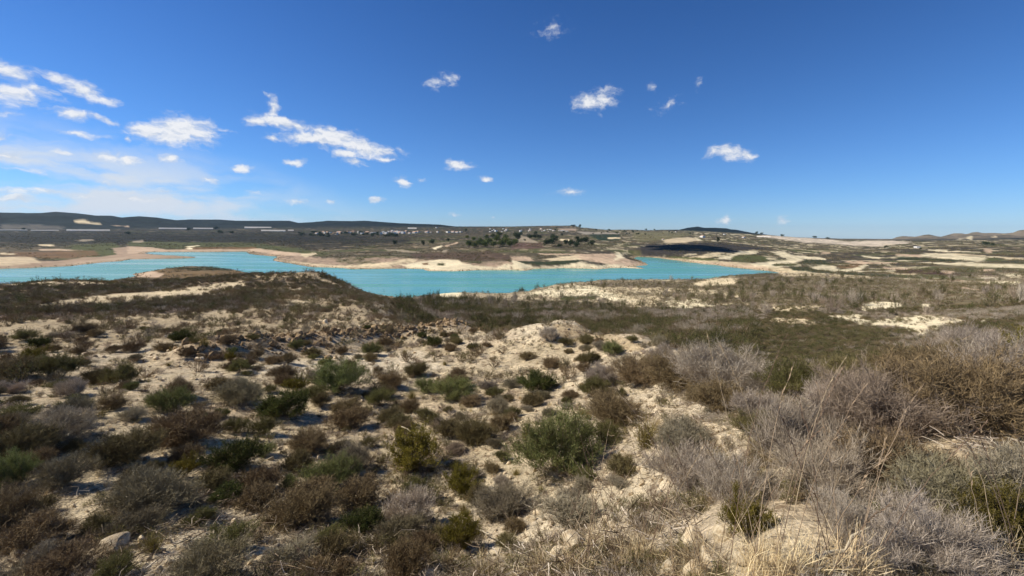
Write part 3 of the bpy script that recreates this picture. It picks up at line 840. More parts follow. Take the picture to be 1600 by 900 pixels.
# outer land to the horizon
ring2 = []
NO = 180
for k in range(NO):
    a = 2 * math.pi * k / NO
    ring2.append((a, 9300, -62)); 
vs = [(math.sin(a) * r0, math.cos(a) * r0, z0) for r0, z0 in ((9200, -75), (9800, -60), (10600, -60)) for a in (2 * math.pi * k / NO for k in range(NO))]
fs = [(i * NO + k, i * NO + (k + 1) % NO, (i + 1) * NO + (k + 1) % NO, (i + 1) * NO + k) for i in range(2) for k in range(NO)]
om = bpy.data.meshes.new("far_plain"); om.from_pydata(vs, [], fs)
fpm, t_, b_ = new_mat("far_plain", .95, .05)
b_.inputs['Base Color'].default_value = rgba(lin((110, 108, 104)))
tag(obj("far_plain", om, fpm), kind='structure')

# ---------------------------------------------------------------- water
lo = LAKE.min(0) - 40; hi = LAKE.max(0) + 40
wm = bpy.data.meshes.new("water")
cx_, cy_ = LAKE.mean(0)
wv = [(lo[0], max(lo[1], 100), 0), (hi[0], max(lo[1], 100), 0), (hi[0], hi[1], 0), (lo[0], hi[1], 0)]
wm.from_pydata(wv, [], [(0, 1, 2, 3)])
wmat, t, b = new_mat("milky_turquoise_water", 0.2, 0.42)
geo = t.new('ShaderNodeNewGeometry')
wn1 = t.noise(t.vmath('MULTIPLY', geo.outputs['Position'], (0.010, 0.022, 0)), 1.0, 4, .6)
colw = t.mixc(t.maprange(wn1.outputs['Fac'], .35, .65), rgba(lin((86, 150, 124))), rgba(lin((96, 158, 130))))
t.l.new(colw, b.inputs['Base Color'])
wb = t.new('ShaderNodeBump'); wb.inputs['Strength'].default_value = 0.07; wb.inputs['Distance'].default_value = 0.25
wn2 = t.noise(t.vmath('MULTIPLY', geo.outputs['Position'], (0.7, 1.2, 0)), 1.0, 3, .6)
t.l.new(wn2.outputs['Fac'], wb.inputs['Height']); t.l.new(wb.outputs[0], b.inputs['Normal'])
# long wind streaks: rougher and smoother lanes
wst = t.noise(t.vmath('MULTIPLY', geo.outputs['Position'], (0.004, 0.03, 0)), 1.0, 4, .6)
t.l.new(t.maprange(wst.outputs['Fac'], .38, .62, .14, .28), b.inputs['Roughness'])
tag(obj("water", wm, wmat), "still milky turquoise water of the reservoir", kind='structure')

# ================================================================ VEGETATION
def unit(v):
    return v / np.maximum(np.linalg.norm(v, axis=-1, keepdims=True), 1e-9)


def ribbons(P0, P1, P2, w0, w2, r):
    """thin two-segment blades through three points each, random facing; returns verts, quads"""
    n = len(P0)
    ax = unit(P2 - P0)
    rnd = unit(r.normal(size=(n, 3)))
    side = unit(np.cross(ax, rnd))
    w0 = np.broadcast_to(w0, (n,))[:, None] / 2; w2 = np.broadcast_to(w2, (n,))[:, None] / 2
    wm = (w0 + w2) / 2
    V = np.stack([P0 - side * w0, P0 + side * w0, P1 - side * wm, P1 + side * wm, P2 - side * w2, P2 + side * w2], 1)
    b = np.arange(n)[:, None] * 6
    Q = np.concatenate([b + [0, 1, 3, 2], b + [2, 3, 5, 4]], 0)
    return V.reshape(-1, 3), Q


def sticks(P0, P2, w0, w2, r):
    """thin single-quad twigs"""
    n = len(P0)
    side = unit(np.cross(unit(P2 - P0), unit(r.normal(size=(n, 3)))))
    V = np.stack([P0 - side * w0 / 2, P0 + side * w0 / 2, P2 + side * w2 / 2, P2 - side * w2 / 2], 1)
    return V.reshape(-1, 3), np.arange(n)[:, None] * 4 + [0, 1, 2, 3]


def leaves(P, D, ln, wd, r):
    """one small lozenge-like quad per leaf"""
    n = len(P)
    side = unit(np.cross(D, unit(r.normal(size=(n, 3)))))
    ln = np.broadcast_to(ln, (n,))[:, None]; wd = np.broadcast_to(wd, (n,))[:, None] / 2
    V = np.stack([P, P + D * ln * .5 + side * wd, P + D * ln, P + D * ln * .5 - side * wd], 1)
    b = np.arange(n)[:, None] * 4
    return V.reshape(-1, 3), b + [0, 1, 2, 3]


class Bag:
    def __init__(self):
        self.v = []; self.f = []; self.s = []; self.n = 0

    def add(self, vf, shade):
        v, f = vf
        per = len(v) // max(1, len(shade)) if np.ndim(shade) else 0
        self.s.append(np.repeat(shade, per) if per else np.full(len(v), shade))
        self.v.append(v); self.f.append(f + self.n); self.n += len(v)

    def mesh(self, name, mat):
        me = mesh_np(name, np.vstack(self.v), np.vstack(self.f), smooth=False)
        a = me.attributes.new("shade", 'FLOAT', 'POINT')
        a.data.foreach_set('value', np.concatenate(self.s).astype(np.float32))
        me.materials.append(mat)
        return me


def shrub_meshes(seed, kind, q, mat_twig, mat_leaf):
    """unit shrub, 1 m across. q: how much detail. returns (stem mesh, foliage mesh)"""
    r = np.random.default_rng(seed)
    K = dict(h=.62, spread=1.25, up=.35, stems=46, sides=11, tips=4, tipl=.085, tipw=.007, leafy=0, curl=.12, ragged=.3, low=.0)
    K.update(kind)
    ns = max(8, int(K['stems'] * (q ** .5)))
    # main stems from a small base to an uneven dome
    th = np.arccos(1 - r.uniform(0, 1, ns) * (1 - math.cos(K['spread']))); ph = r.uniform(0, 2 * math.pi, ns)
    lob = 1 + .22 * np.sin(ph * 2 + r.uniform(0, 6)) + .16 * np.sin(ph * 3 + r.uniform(0, 6))
    D = np.stack([np.sin(th) * np.cos(ph), np.sin(th) * np.sin(ph), np.cos(th)], 1)
    Rr = .5 * lob; Hh = K['h']
    L = 1 / np.sqrt((np.sin(th) / Rr) ** 2 + (np.cos(th) / Hh) ** 2) * r.uniform(1 - K['ragged'], 1.04, ns)
    B = np.stack([r.normal(0, .05, ns), r.normal(0, .05, ns), np.full(ns, -.03)], 1)
    E = B + D * L[:, None]
    M = (B + E) / 2 + np.array([0, 0, 1]) * (L * K['curl'])[:, None] * np.sin(th)[:, None] + r.normal(0, .02, (ns, 3))
    M[:, 2] = np.maximum(M[:, 2], .01); E[:, 2] = np.maximum(E[:, 2], .02)
    bag = Bag()
    wsc = (.82 / max(q, .05) ** .30) * K.get('wide', 1.0) * (1 / .585 if K.get('wide') else 1.0) ** .5
    bag.add(ribbons(B, M, E, .014 * wsc, .004 * wsc, r), r.uniform(.2, .8, ns))
    # side twigs
    k = max(3, int(K['sides'] * q ** .35))
    t = r.uniform(.28, 1.0, (ns, k)) ** .8
    a = np.repeat(np.arange(ns), k); t = t.ravel()
    def bez(A_, M_, E_, t):
        t = t[:, None]
        return (1 - t) ** 2 * A_ + 2 * t * (1 - t) * (2 * M_ - (A_ + E_) / 2) + t * t * E_
    P = bez(B[a], M[a], E[a], t)
    d = unit(D[a] * .9 + r.normal(0, .55, (len(a), 3)) + np.array([0, 0, K['up']]))
    l = r.uniform(.10, .22, len(a)) * (1.15 - .35 * t)
    P1 = P + d * (l * .5)[:, None] + r.normal(0, .008, P.shape); P2 = P + d * l[:, None] + np.array([0, 0, .015])
    P2[:, 2] = np.maximum(P2[:, 2], .01)
    bag.add(ribbons(P, P1, P2, .0062 * wsc, .0036 * wsc, r), r.uniform(.2, .9, len(a)))
    # last twigs, or leaves
    k2 = max(2, int(K['tips'] * q ** .35))
    a2 = np.repeat(np.arange(len(a)), k2); t2 = r.uniform(.15, 1.0, len(a2))
    Q0 = P[a2] + (P2[a2] - P[a2]) * t2[:, None]
    d2 = unit(d[a2] * .8 + r.normal(0, .6, (len(a2), 3)) + np.array([0, 0, K['up']]))
    ln = K['tipl'] * r.uniform(.5, 1.25, len(a2))
    top = np.clip(r.normal(.5, .22, len(a2)), 0, 1)
    fol = Bag()
    if K['leafy']:
        fol.add(sticks(Q0, Q0 + d2 * ln[:, None], .004 * wsc, .003 * wsc, r), top)
        k3 = max(2, int(K['leafy'] * q ** .3)); a3 = np.repeat(np.arange(len(a2)), k3)
        R0 = Q0[a3] + d2[a3] * (ln[a3] * r.uniform(.0, 1.0, len(a3)))[:, None]
        d3 = unit(d2[a3] + r.normal(0, .6, (len(a3), 3)))
        fol.add(leaves(R0, d3, .034 * wsc * r.uniform(.6, 1.3, len(a3)), K['tipw'] * 1.8 * wsc, r), np.clip(top[a3] + r.normal(0, .15, len(a3)), 0, 1))
    else:
        fol.add(sticks(Q0, Q0 + d2 * ln[:, None], K['tipw'] * wsc, K['tipw'] * .5 * wsc, r), top)
    return bag.mesh("stems", mat_twig), fol.mesh("foliage", mat_leaf)


def tuft_mesh(seed, n, h, spread, width, mat, droop=.35, name="blades"):
    r = np.random.default_rng(seed)
    ph = r.uniform(0, 2 * math.pi, n); th = np.abs(r.normal(0, spread, n))
    D = np.stack([np.sin(th) * np.cos(ph), np.sin(th) * np.sin(ph), np.cos(th)], 1)
    L = h * r.uniform(.45, 1.1, n)
    B = np.stack([r.normal(0, .05, n), r.normal(0, .05, n), np.full(n, -.02)], 1)
    M = B + D * (L * .55)[:, None]
    E = B + D * L[:, None] + np.stack([np.cos(ph), np.sin(ph), -np.ones(n)], 1) * (L * droop * np.sin(th))[:, None] + r.normal(0, .02, (n, 3))
    b = Bag(); b.add(ribbons(B, M, E, width, width * .35, r), r.uniform(0, 1, n))
    return b.mesh(name, mat)


def plant_mat(name, c0, c1, c2=None, var=.22, trans=0.0):
    m, t, b = new_mat(name, .82, .12)
    a = t.new('ShaderNodeAttribute', attribute_name="shade")
    oi = t.new('ShaderNodeObjectInfo')
    col = t.mixc(a.outputs['Fac'], rgba(lin(c0)), rgba(lin(c1)))
    if c2:
        col = t.mixc(t.maprange(oi.outputs['Random'], .45, .95), col, rgba(lin(c2)))
    hs = t.new('ShaderNodeHueSaturation')
    rn = t.math('FRACT', t.math('MULTIPLY', oi.outputs['Random'], 7.31))
    t.put(hs.inputs['Value'], t.math('MULTIPLY_ADD', rn, var * 2, 1 - var))
    t.put(hs.inputs['Hue'], t.math('MULTIPLY_ADD', t.math('FRACT', t.math('MULTIPLY', oi.outputs['Random'], 3.77)),   .014, .493))
    t.put(hs.inputs['Color'], col)
    t.l.new(hs.outputs[0], b.inputs['Base Color'])
    if trans:
        tr = t.new('ShaderNodeBsdfTranslucent'); t.l.new(hs.outputs[0], tr.inputs[0])
        mx = t.new('ShaderNodeMixShader'); mx.inputs[0].default_value = trans
        t.l.new(b.outputs[0], mx.inputs[1]); t.l.new(tr.outputs[0], mx.inputs[2])
        out = m.node_tree.nodes['Material Output']; t.l.new(mx.outputs[0], out.inputs[0])
    return m


M_BARK = plant_mat("weathered_twigs", (84, 70, 54), (156, 138, 112))
M_GREY = plant_mat("grey_dead_twigs", (108, 96, 82), (222, 206, 184), (160, 142, 120))
M_ASH = plant_mat("ash_grey_twigs", (106, 96, 80), (186, 174, 146), (128, 118, 90))
M_BROWN = plant_mat("brown_heath_foliage", (88, 74, 52), (158, 136, 100), (118, 108, 70))
M_OLIVE = plant_mat("olive_green_foliage", (76, 78, 42), (140, 134, 82), (108, 100, 62), trans=.15)
M_GREEN = plant_mat("grey_green_foliage", (84, 92, 50), (146, 148, 92), trans=.15)
M_YELLOW = plant_mat("yellow_green_foliage", (80, 76, 28), (146, 132, 56), (108, 98, 46), trans=.2)
M_DKGREEN = plant_mat("dark_green_foliage", (52, 60, 28), (100, 104, 52), trans=.12)
M_STRAW = plant_mat("dry_straw", (176, 150, 108), (232, 212, 168))
M_GRASS = plant_mat("tussock_grass", (90, 84, 40), (166, 150, 90))

KINDS = {
    # name: (params, twig material, leaf material)
    'grey_twig_shrub': (dict(h=.58, stems=60, sides=13, tips=5, tipl=.10, tipw=.006, up=.45, ragged=.28), M_GREY, M_GREY),
    'ash_shrub': (dict(h=.5, stems=54, sides=12, tips=5, tipl=.075, tipw=.0065, up=.3), M_ASH, M_ASH),
    'brown_shrub': (dict(h=.56, stems=50, sides=13, tips=6, tipl=.07, tipw=.008, up=.25, ragged=.22), M_BARK, M_BROWN),
    'olive_shrub': (dict(h=.62, stems=44, sides=11, tips=4, tipl=.08, tipw=.007, leafy=3, up=.6, ragged=.25), M_BARK, M_OLIVE),
    'green_shrub': (dict(h=.66, stems=44, sides=12, tips=5, tipl=.09, tipw=.006, leafy=2.4, up=.6, ragged=.2), M_BARK, M_GREEN),
    'yellow_green_shrub': (dict(h=.8, stems=34, sides=11, tips=4, tipl=.08, tipw=.008, leafy=4, up=.9, spread=1.0, ragged=.35), M_BARK, M_YELLOW),
    'dark_green_shrub': (dict(h=.62, stems=40, sides=12, tips=5, tipl=.07, tipw=.009, leafy=3.5, up=.4, ragged=.25), M_BARK, M_DKGREEN),
}
NEAR = {}; MID = {}; FAR = {}
for i, (kn, (kp, mt, ml)) in enumerate(KINDS.items()):
    NEAR[kn] = [shrub_meshes(100 + i * 10 + j, kp, 2.8, mt, ml) for j in range(2 if 'leafy' in kp else 3)]
    MID[kn] = [shrub_meshes(500 + i * 10 + j, kp, .22, mt, ml) for j in range(2)]
    FAR[kn] = [shrub_meshes(800 + i * 10 + j, kp, .03, mt, ml) for j in range(2)]
FINE = {kn: [shrub_meshes(980 + 7 * i + j, dict(KINDS[kn][0], wide=.58, ragged=.36, tipl=KINDS[kn][0]['tipl'] * .8), 6.0, KINDS[kn][1], KINDS[kn][2]) for j in range(nv)]
        for i, (kn, nv) in enumerate((('grey_twig_shrub', 2), ('ash_shrub', 1), ('brown_shrub', 2)))}
HERO = [shrub_meshes(950 + j, dict(KINDS['grey_twig_shrub'][0], stems=40, sides=12, tips=6, tipl=.10, tipw=.005, up=.6, ragged=.42, wide=.7), 3.6, M_GREY, M_GREY) for j in range(2)]
TUFT = [tuft_mesh(300 + j, 300, .5, .55, .006, M_GRASS) for j in range(3)]
DRYTUFT = [tuft_mesh(330 + j, 170, .42, .5, .005, M_STRAW) for j in range(3)]

COUNT = {}
PLACED = []                       # x, y, radius of every shrub already standing


def add_shrub(kind, x, y, size, hscale=1.0, label=None, group=None, name=None, cat='shrub', var=None, rz=None, sink=.0):
    z = float(gh(x, y))
    k = COUNT.get(kind, 0); COUNT[kind] = k + 1
    if kind == 'hero': meshes = HERO[k % 2]
    elif kind == 'tussock': meshes = (TUFT[k % 3],)
    elif kind == 'dry_tussock': meshes = (DRYTUFT[k % 3],)
    elif kind in FINE and size > .78: meshes = FINE[kind][k % len(FINE[kind])]
    else: meshes = NEAR[kind][(k if var is None else var) % len(NEAR[kind])]
    nm = name or {'hero': 'dead_twig_shrub', 'tussock': 'grass_tussock', 'dry_tussock': 'dry_grass_tussock', 'ash_shrub': 'grey_shrub', 'grey_twig_shrub': 'dead_twig_shrub'}.get(kind, kind)
    e = empty(nm, (x, y, z - sink), random.uniform(0, 6.28) if rz is None else rz)
    e.scale = (size, size * random.uniform(.88, 1.12), size * hscale)
    dx = float(gh(x + .3, y) - gh(x - .3, y)) / .6; dy = float(gh(x, y + .3) - gh(x, y - .3)) / .6
    for me_, nn in zip(meshes, ('stems', 'foliage') if len(meshes) == 2 else ('blades',)):
        c_ = bpy.data.objects.new(nn, me_); COL.objects.link(c_); c_.parent = e
    tag(e, label, cat, group)
    PLACED.append((x, y, size * .5))
    return e


# ---- the shrubs that one can point at: px, py of the foot, width in px, kind, height factor, label
S_ = [
    (640, 895, 84, 'brown_shrub', 1.15, "rounded grey-brown shrub standing alone on pale soil at the bottom, left of the yellow-green bush"),
    (722, 860, 74, 'yellow_green_shrub', 1.15, "bright yellow-green upright bush at the bottom beside a small round stone"),
    (648, 730, 118, 'yellow_green_shrub', .75, "wide yellow-green bush with a bleached stick lying across its foot"),
    (872, 735, 150, 'green_shrub', .95, "largest fresh green bush in the middle of the near slope"),
    (532, 610, 84, 'green_shrub', .9, "grey-green round bush on the open pale patch below the rubble bank"),
    (446, 650, 88, 'dark_green_shrub', .8, "dark olive-green bush at the left edge of the central bare patch"),
    (712, 622, 70, 'green_shrub', .75, "low blue-green bush right of the central dead twigs"),
    (742, 690, 74, 'brown_shrub', 1.0, "rusty brown rounded shrub above the largest green bush"),
    (240, 800, 150, 'ash_shrub', .85, "largest ash-grey round shrub on the lower left slope"),
    (365, 735, 92, 'dark_green_shrub', .9, "dark green bush with bright tips on the left slope"),
    (240, 862, 52, 'tussock', 1.0, "green grass tussock beside the pale boulder at lower left"),
    (190, 600, 56, 'olive_shrub', .95, "yellowish olive bush standing out in the dark scrub on the far left"),
    (90, 590, 74, 'olive_shrub', .9, "tall olive bush on the left edge of the slope"),
    (25, 590, 70, 'brown_shrub', .9, "dark brown shrub cut by the left edge of the picture"),
    (150, 527, 26, 'brown_shrub', 1.0, "small dark round shrub alone on the bare terrace at left"),
    (262, 521, 18, 'brown_shrub', .9, "second small round shrub on the bare terrace at left"),
    (375, 630, 100, 'ash_shrub', .75, "silvery grey shrub above the dark green bush on the left slope"),
    (295, 690, 128, 'brown_shrub', .8, "broad grey-brown shrub in the middle of the left slope"),
    (545, 668, 70, 'brown_shrub', .9, "dull brown shrub between the dark olive bush and the wide yellow-green bush"),
    (470, 815, 112, 'brown_shrub', .9, "spreading brown shrub left of centre above the stick"),
    (560, 790, 90, 'brown_shrub', .9, "brown shrub with deep shade at its right, left of the bleached stick"),
    (452, 885, 84, 'ash_shrub', .9, "silver-tipped grey shrub near the bottom left of centre"),
    (515, 850, 52, 'olive_shrub', .9, "small olive shrub with dry stalks just right of the silver-tipped one"),
    (655, 780, 58, 'olive_shrub', 1.0, "small grey-olive shrub below the wide yellow-green bush"),
    (790, 805, 112, 'ash_shrub', .9, "grey-green airy shrub right of the bright yellow-green bush"),
    (490, 905, 64, 'brown_shrub', .9, "small brown shrub cut by the bottom edge left of centre"),
    (95, 915, 120, 'brown_shrub', .7, "low purplish brown shrub in the bottom left corner"),
    (60, 850, 110, 'brown_shrub', .75, "low brown shrub on the bare strip at lower left"),
    (100, 690, 130, 'ash_shrub', .8, "large grey-green shrub with a forked pale twig at left"),
    (20, 720, 120, 'brown_shrub', .85, "dark brown shrub half out of the picture at left"),
    (200, 720, 110, 'brown_shrub', .85, "dark shrub below the large forked grey shrub at left"),
    (350, 860, 90, 'olive_shrub', .7, "thin olive green shrub right of the green grass tussock"),
    (840, 610, 66, 'dark_green_shrub', .8, "dark green round bush left of the grassy hummocks in the centre"),
    (940, 600, 56, 'grey_twig_shrub', 1.0, "pale mauve-grey dry shrub with a dark right side, in the centre"),
    (1000, 600, 90, 'brown_shrub', .85, "brown heathy shrub below the pale gravel mound"),
    (1060, 605, 110, 'brown_shrub', .9, "olive-brown shrub mass right of the pale mauve-grey dry shrub"),
    (1130, 610, 130, 'grey_twig_shrub', .9, "wide pinkish grey dry shrub on the bare ledge, centre right"),
    (1010, 700, 70, 'tussock', 1.1, "coarse grass tussock on the bare ledge left of the big dead twigs"),
    (960, 660, 110, 'brown_shrub', .8, "grey-brown shrub above the coarse grass tussock"),
    (1150, 790, 130, 'hero', .95, "bare dead shrub of purplish grey twigs in front of the golden bush"),
    (1160, 835, 100, 'yellow_green_shrub', .85, "golden olive bush behind the pale stones at the bottom"),
    (1250, 720, 170, 'hero', .9, "largest bare shrub of pale grey twigs right of centre"),
    (1080, 760, 130, 'hero', .8, "spiky bare shrub of grey twigs at the left end of the dead thicket"),
    (1385, 680, 210, 'grey_twig_shrub', .85, "large domed silver-grey dry shrub with olive underside on the right"),
    (1520, 660, 220, 'brown_shrub', .95, "large brown bush crowning the right-hand rise"),
    (1600, 620, 160, 'grey_twig_shrub', .9, "tall grey bush cut by the right edge of the picture"),
    (1450, 610, 130, 'brown_shrub', .95, "brown bush behind the silver-grey domed shrub"),
    (1580, 780, 170, 'ash_shrub', .9, "grey shrub with long bleached stems at the right edge"),
    (1560, 850, 150, 'yellow_green_shrub', .8, "yellow-green bush in the bottom right corner"),
    (1400, 760, 170, 'brown_shrub', .8, "rust-brown bush in front of the silver-grey dome"),
    (1330, 840, 130, 'hero', .8, "tangle of bare twigs over pale soil at the bottom right"),
    (1450, 880, 190, 'hero', .8, "matted bare twigs at the bottom right beside the yellow-green bush"),
    (1300, 770, 180, 'hero', .8, "bare twig shrub between the two larger dead ones on the right"),
    (1480, 790, 170, 'ash_shrub', .8, "dense grey shrub in the deep shade on the right"),
]
Q90 = []
for px, py, wpx, kind, hs, lab in S_:
    x, y, z, r_ = hit(px, min(py, 905))
    if py > 905: r_ *= .95
    dist_ = math.sqrt(r_ * r_ + (CAMZ - z) ** 2)
    off = ray(px, py) @ ray(800, 450)
    size = wpx / F * dist_ * off * (.92 if px < 1000 else 1.0)
    if kind in ('tussock',): size *= 1.5
    add_shrub(kind, x, y, size, hs, lab, None)

# ---- stones that show; the scattered shrubs keep clear of them
BIG = [  # px, py of the middle, width px, height factor, label
    (180, 851, 46, .8, "pale smooth boulder lying beside the green grass tussock at lower left"),
    (725, 866, 15, 1.0, "small round cream stone under the bright yellow-green bush"),
    (1078, 853, 46, 1.5, "rounded cream stone with a rust ring at the bottom, right of the tall dry stalks"),
    (1128, 838, 26, 2.2, "upright pale wedge stone behind the rust-ringed stone"),
    (1114, 878, 44, 1.2, "broken pale block between the upright wedge and the bottom edge"),
    (1084, 892, 30, 1.4, "angular cream stone leaning on the broken block"),
    (1050, 893, 40, 1.0, "yellowish ridged stone at the bottom edge left of the angular one"),
    (898, 846, 44, .8, "pale ledge stone behind the tall dry stalks"),
    (872, 866, 38, .7, "low pale stone in front of the ledge stone"),
    (845, 800, 18, .8, "small pinkish stone in the hollow left of the ledge stone"),
    (808, 893, 26, .6, "flat cream stone at the bottom centre edge"),
    (640, 734, 10, 1.3, "white chip of stone by the foot of the wide yellow-green bush"),
    (770, 880, 12, .8, "small cream pebble right of the round cream stone"),
    (508, 503, 9, 1.2, "white stone standing on the rubble bank at left"),
    (503, 533, 12, 1.0, "dark-sided block at the front of the rubble bank"),
    (243, 560, 10, 1.0, "pale stone on the dark soil above the yellowish olive bush"),
    (312, 561, 17, .7, "flat pale slab at the left end of the rubble bank"),
    (643, 512, 12, 1.0, "rusty orange stone on top of the rubble bank"),
    (990, 632, 22, .7, "pale rounded stone on the bare ledge in the centre"),
    (1076, 622, 10, 1.0, "white stone at the shaded foot of the olive-brown shrub mass"),
    (1380, 676, 22, 1.0, "pale stone showing under the domed silver-grey shrub"),
    (935, 872, 30, .8, "pale cream stone half sunk behind the fanning stalks"),
    (1010, 858, 24, .7, "low cream stone left of the rust-ringed stone"),
    (1160, 872, 34, 1.0, "pale block under the golden olive bush, right of the broken block"),
    (960, 820, 20, .7, "small flat stone on the bare soil above the ledge stone"),
    (1215, 842, 26, .8, "cream stone at the left end of the pale soil in the lower right"),
    (1275, 862, 30, .7, "flat cream stone in the middle of the pale soil in the lower right"),
    (1250, 662, 26, .7, "pale stone on the bare gap left of the domed silver-grey shrub"),
    (1000, 886, 22, 1.2, "knobbly yellowish stone left of the ridged stone"),
    (368, 874, 13, .8, "pale pebble on the bare soil at the bottom, left of the silver-tipped shrub"),
    (72, 634, 14, .7, "flat grey stone in the shade at far left"),
]

# ---- the rest of the near scrub, each shrub a thing of its own
ZONE = lambda px, py: ("on the far left of the slope" if px < 260 else "on the left half of the slope" if px < 620 else "on the middle of the slope" if px < 950 else
                       "on the centre-right ledge" if px < 1230 else "in the dense thicket at right")
COLN = {'grey_twig_shrub': "pale grey leafless", 'ash_shrub': "ash-grey", 'brown_shrub': "grey-brown", 'olive_shrub': "olive", 'green_shrub': "grey-green",
        'yellow_green_shrub': "yellow-green", 'dark_green_shrub': "dark green", 'tussock': "greenish grass", 'dry_tussock': "straw-coloured dry grass", 'hero': "bare twiggy"}
lab_seen = {}
ANCH = [(s[0], s[1], s[5]) for s in S_]
cand = []
rr = random.Random(11)
for _ in range(60000):
    px = rr.uniform(-40, 1640); py = 490 + 425 * rr.random() ** .8
    if px < 640 and py < 535 and rr.random() < .5: continue
    cand.append((px, py))
dcand = ray([c[0] for c in cand], [min(c[1], 905) for c in cand])
made = 0
TARGET = 292
near_list = []
# vectorised ground hits for the candidates
hx = dcand[:, 0] / np.hypot(dcand[:, 0], dcand[:, 1]); hy = dcand[:, 1] / np.hypot(dcand[:, 0], dcand[:, 1]); ht = dcand[:, 2] / np.hypot(dcand[:, 0], dcand[:, 1])
rs = np.exp(np.linspace(math.log(1.6), math.log(60), 500)); hr = np.full(len(cand), 99.0)
for r_ in rs[::-1]:
    m = CAMZ + r_ * ht < gh(hx * r_, hy * r_)
    hr[m] = r_
first = hr.copy()
vegc = glook(VEG, hx * hr, hy * hr)
order = list(range(len(cand)))
clump = fbm(hx * hr / 1.6, hy * hr / 1.6, 3, 71)
for i in order:
    if made >= TARGET: break
    r_ = hr[i]
    if r_ > 34 or r_ < 2.3: continue
    px, py = cand[i]; x, y = float(hx[i] * r_), float(hy[i] * r_)
    right = px > 1010 and py > 560
    v = vegc[i] if not right else max(.9, vegc[i])
    if rr.random() > v * .5 + .25 + .3 * (px < 420 and py < 660): continue
    if px < 800 and py > 640 and rr.random() < .25: continue
    if 905 < px < 1200 and py > 775: continue
    if any(abs(px - q[0]) < 24 + q[2] and -10 < py - q[1] < 55 for q in BIG if q[1] > 620): continue
    if 1205 < px < 1345 and 622 < py < 705 and rr.random() < .88: continue
    if 1180 < px < 1400 and py > 780 and rr.random() < .88: continue
    if 1000 < px < 1300 and 615 < py < 700 and rr.random() < .7: continue
    if clump[i] < .47 and not right and not (780 < px < 1010 and py > 600) and rr.random() < .85: continue
    u = rr.random()
    if right:
        kind = 'grey_twig_shrub' if u < .42 else 'brown_shrub' if u < .66 else 'ash_shrub' if u < .8 else 'dry_tussock' if u < .9 else 'olive_shrub' if u < .96 else 'yellow_green_shrub'
        size = rr.uniform(.5, 1.0) * (.55 if kind == 'dry_tussock' else 1)
    else:
        kind = 'brown_shrub' if u < .42 else 'ash_shrub' if u < .6 else 'olive_shrub' if u < .74 else 'green_shrub' if u < .80 else 'tussock' if u < .87 else 'grey_twig_shrub' if u < .93 else 'dark_green_shrub' if u < .965 else 'yellow_green_shrub'
        size = (.28 + .55 * rr.random() ** 1.5) * (1 + .014 * r_)
    if any((x - a) ** 2 + (y - b) ** 2 < (c * (.84 if not right else .80) + size * .5 * (.86 if not right else .80)) ** 2 for a, b, c in PLACED): continue
    # in front of the camera keep the lowest border free of big things
    if r_ < 3.2: size *= .6
    ax_, ay_, al = min(ANCH, key=lambda a: (a[0] - px) ** 2 + 2.5 * (a[1] - py) ** 2)
    sz = "small" if size < .5 else "middle-sized" if size < .75 else "large"
    word = COLN[kind] + (" shrub" if 'tussock' not in kind else " tussock")
    dirn = ("behind and left of" if px < ax_ else "behind and right of") if py < ay_ - 25 else ("in front and left of" if px < ax_ else "in front and right of") if py > ay_ + 25 else ("left of" if px < ax_ else "right of")
    core = " ".join(al.split()[:7]) if len(al.split()) > 8 else al
    core = al
    for cut in (" standing", " with ", " beside", " at the", " on the", " in the", " cut by", " between", " below", " above", " right of", " left of", " near", " in front", " of pale", " half out", " alone", " crowning", " behind", " over", " of grey", " of purplish", " just"):
        k = core.find(cut)
        if k > 12: core = core[:k]
    lab = f"{sz} {word} {dirn} the {core.strip(' ,')}"
    lab = " ".join(lab.split()[:16])
    n_ = lab_seen.get(lab, 0); lab_seen[lab] = n_ + 1
    near_list.append((kind, x, y, size, rr.uniform(.75, 1.1), lab, px, py))
    PLACED.append((x, y, size * .5)); made += 1
PLACED_N = list(PLACED)
lab_tot = {}
for e_ in near_list: lab_tot[e_[5]] = lab_tot.get(e_[5], 0) + 1
cnt = {}
for kind, x, y, size, hs, lab, px, py in sorted(near_list, key=lambda e: e[6]):
    if lab_tot[lab] > 1:
        c = cnt.get(lab, 0); cnt[lab] = c + 1
        ordn = ["leftmost", "second from left", "third from left", "fourth from left", "fifth from left", "sixth from left", "seventh from left"]
        words = (ordn[min(c, 6)] + " " + lab).split()
        lab2 = " ".join(words[:16])
    else: lab2 = lab
    add_shrub(kind, x, y, size, hs, lab2, "shrubs scattered over the near slope")

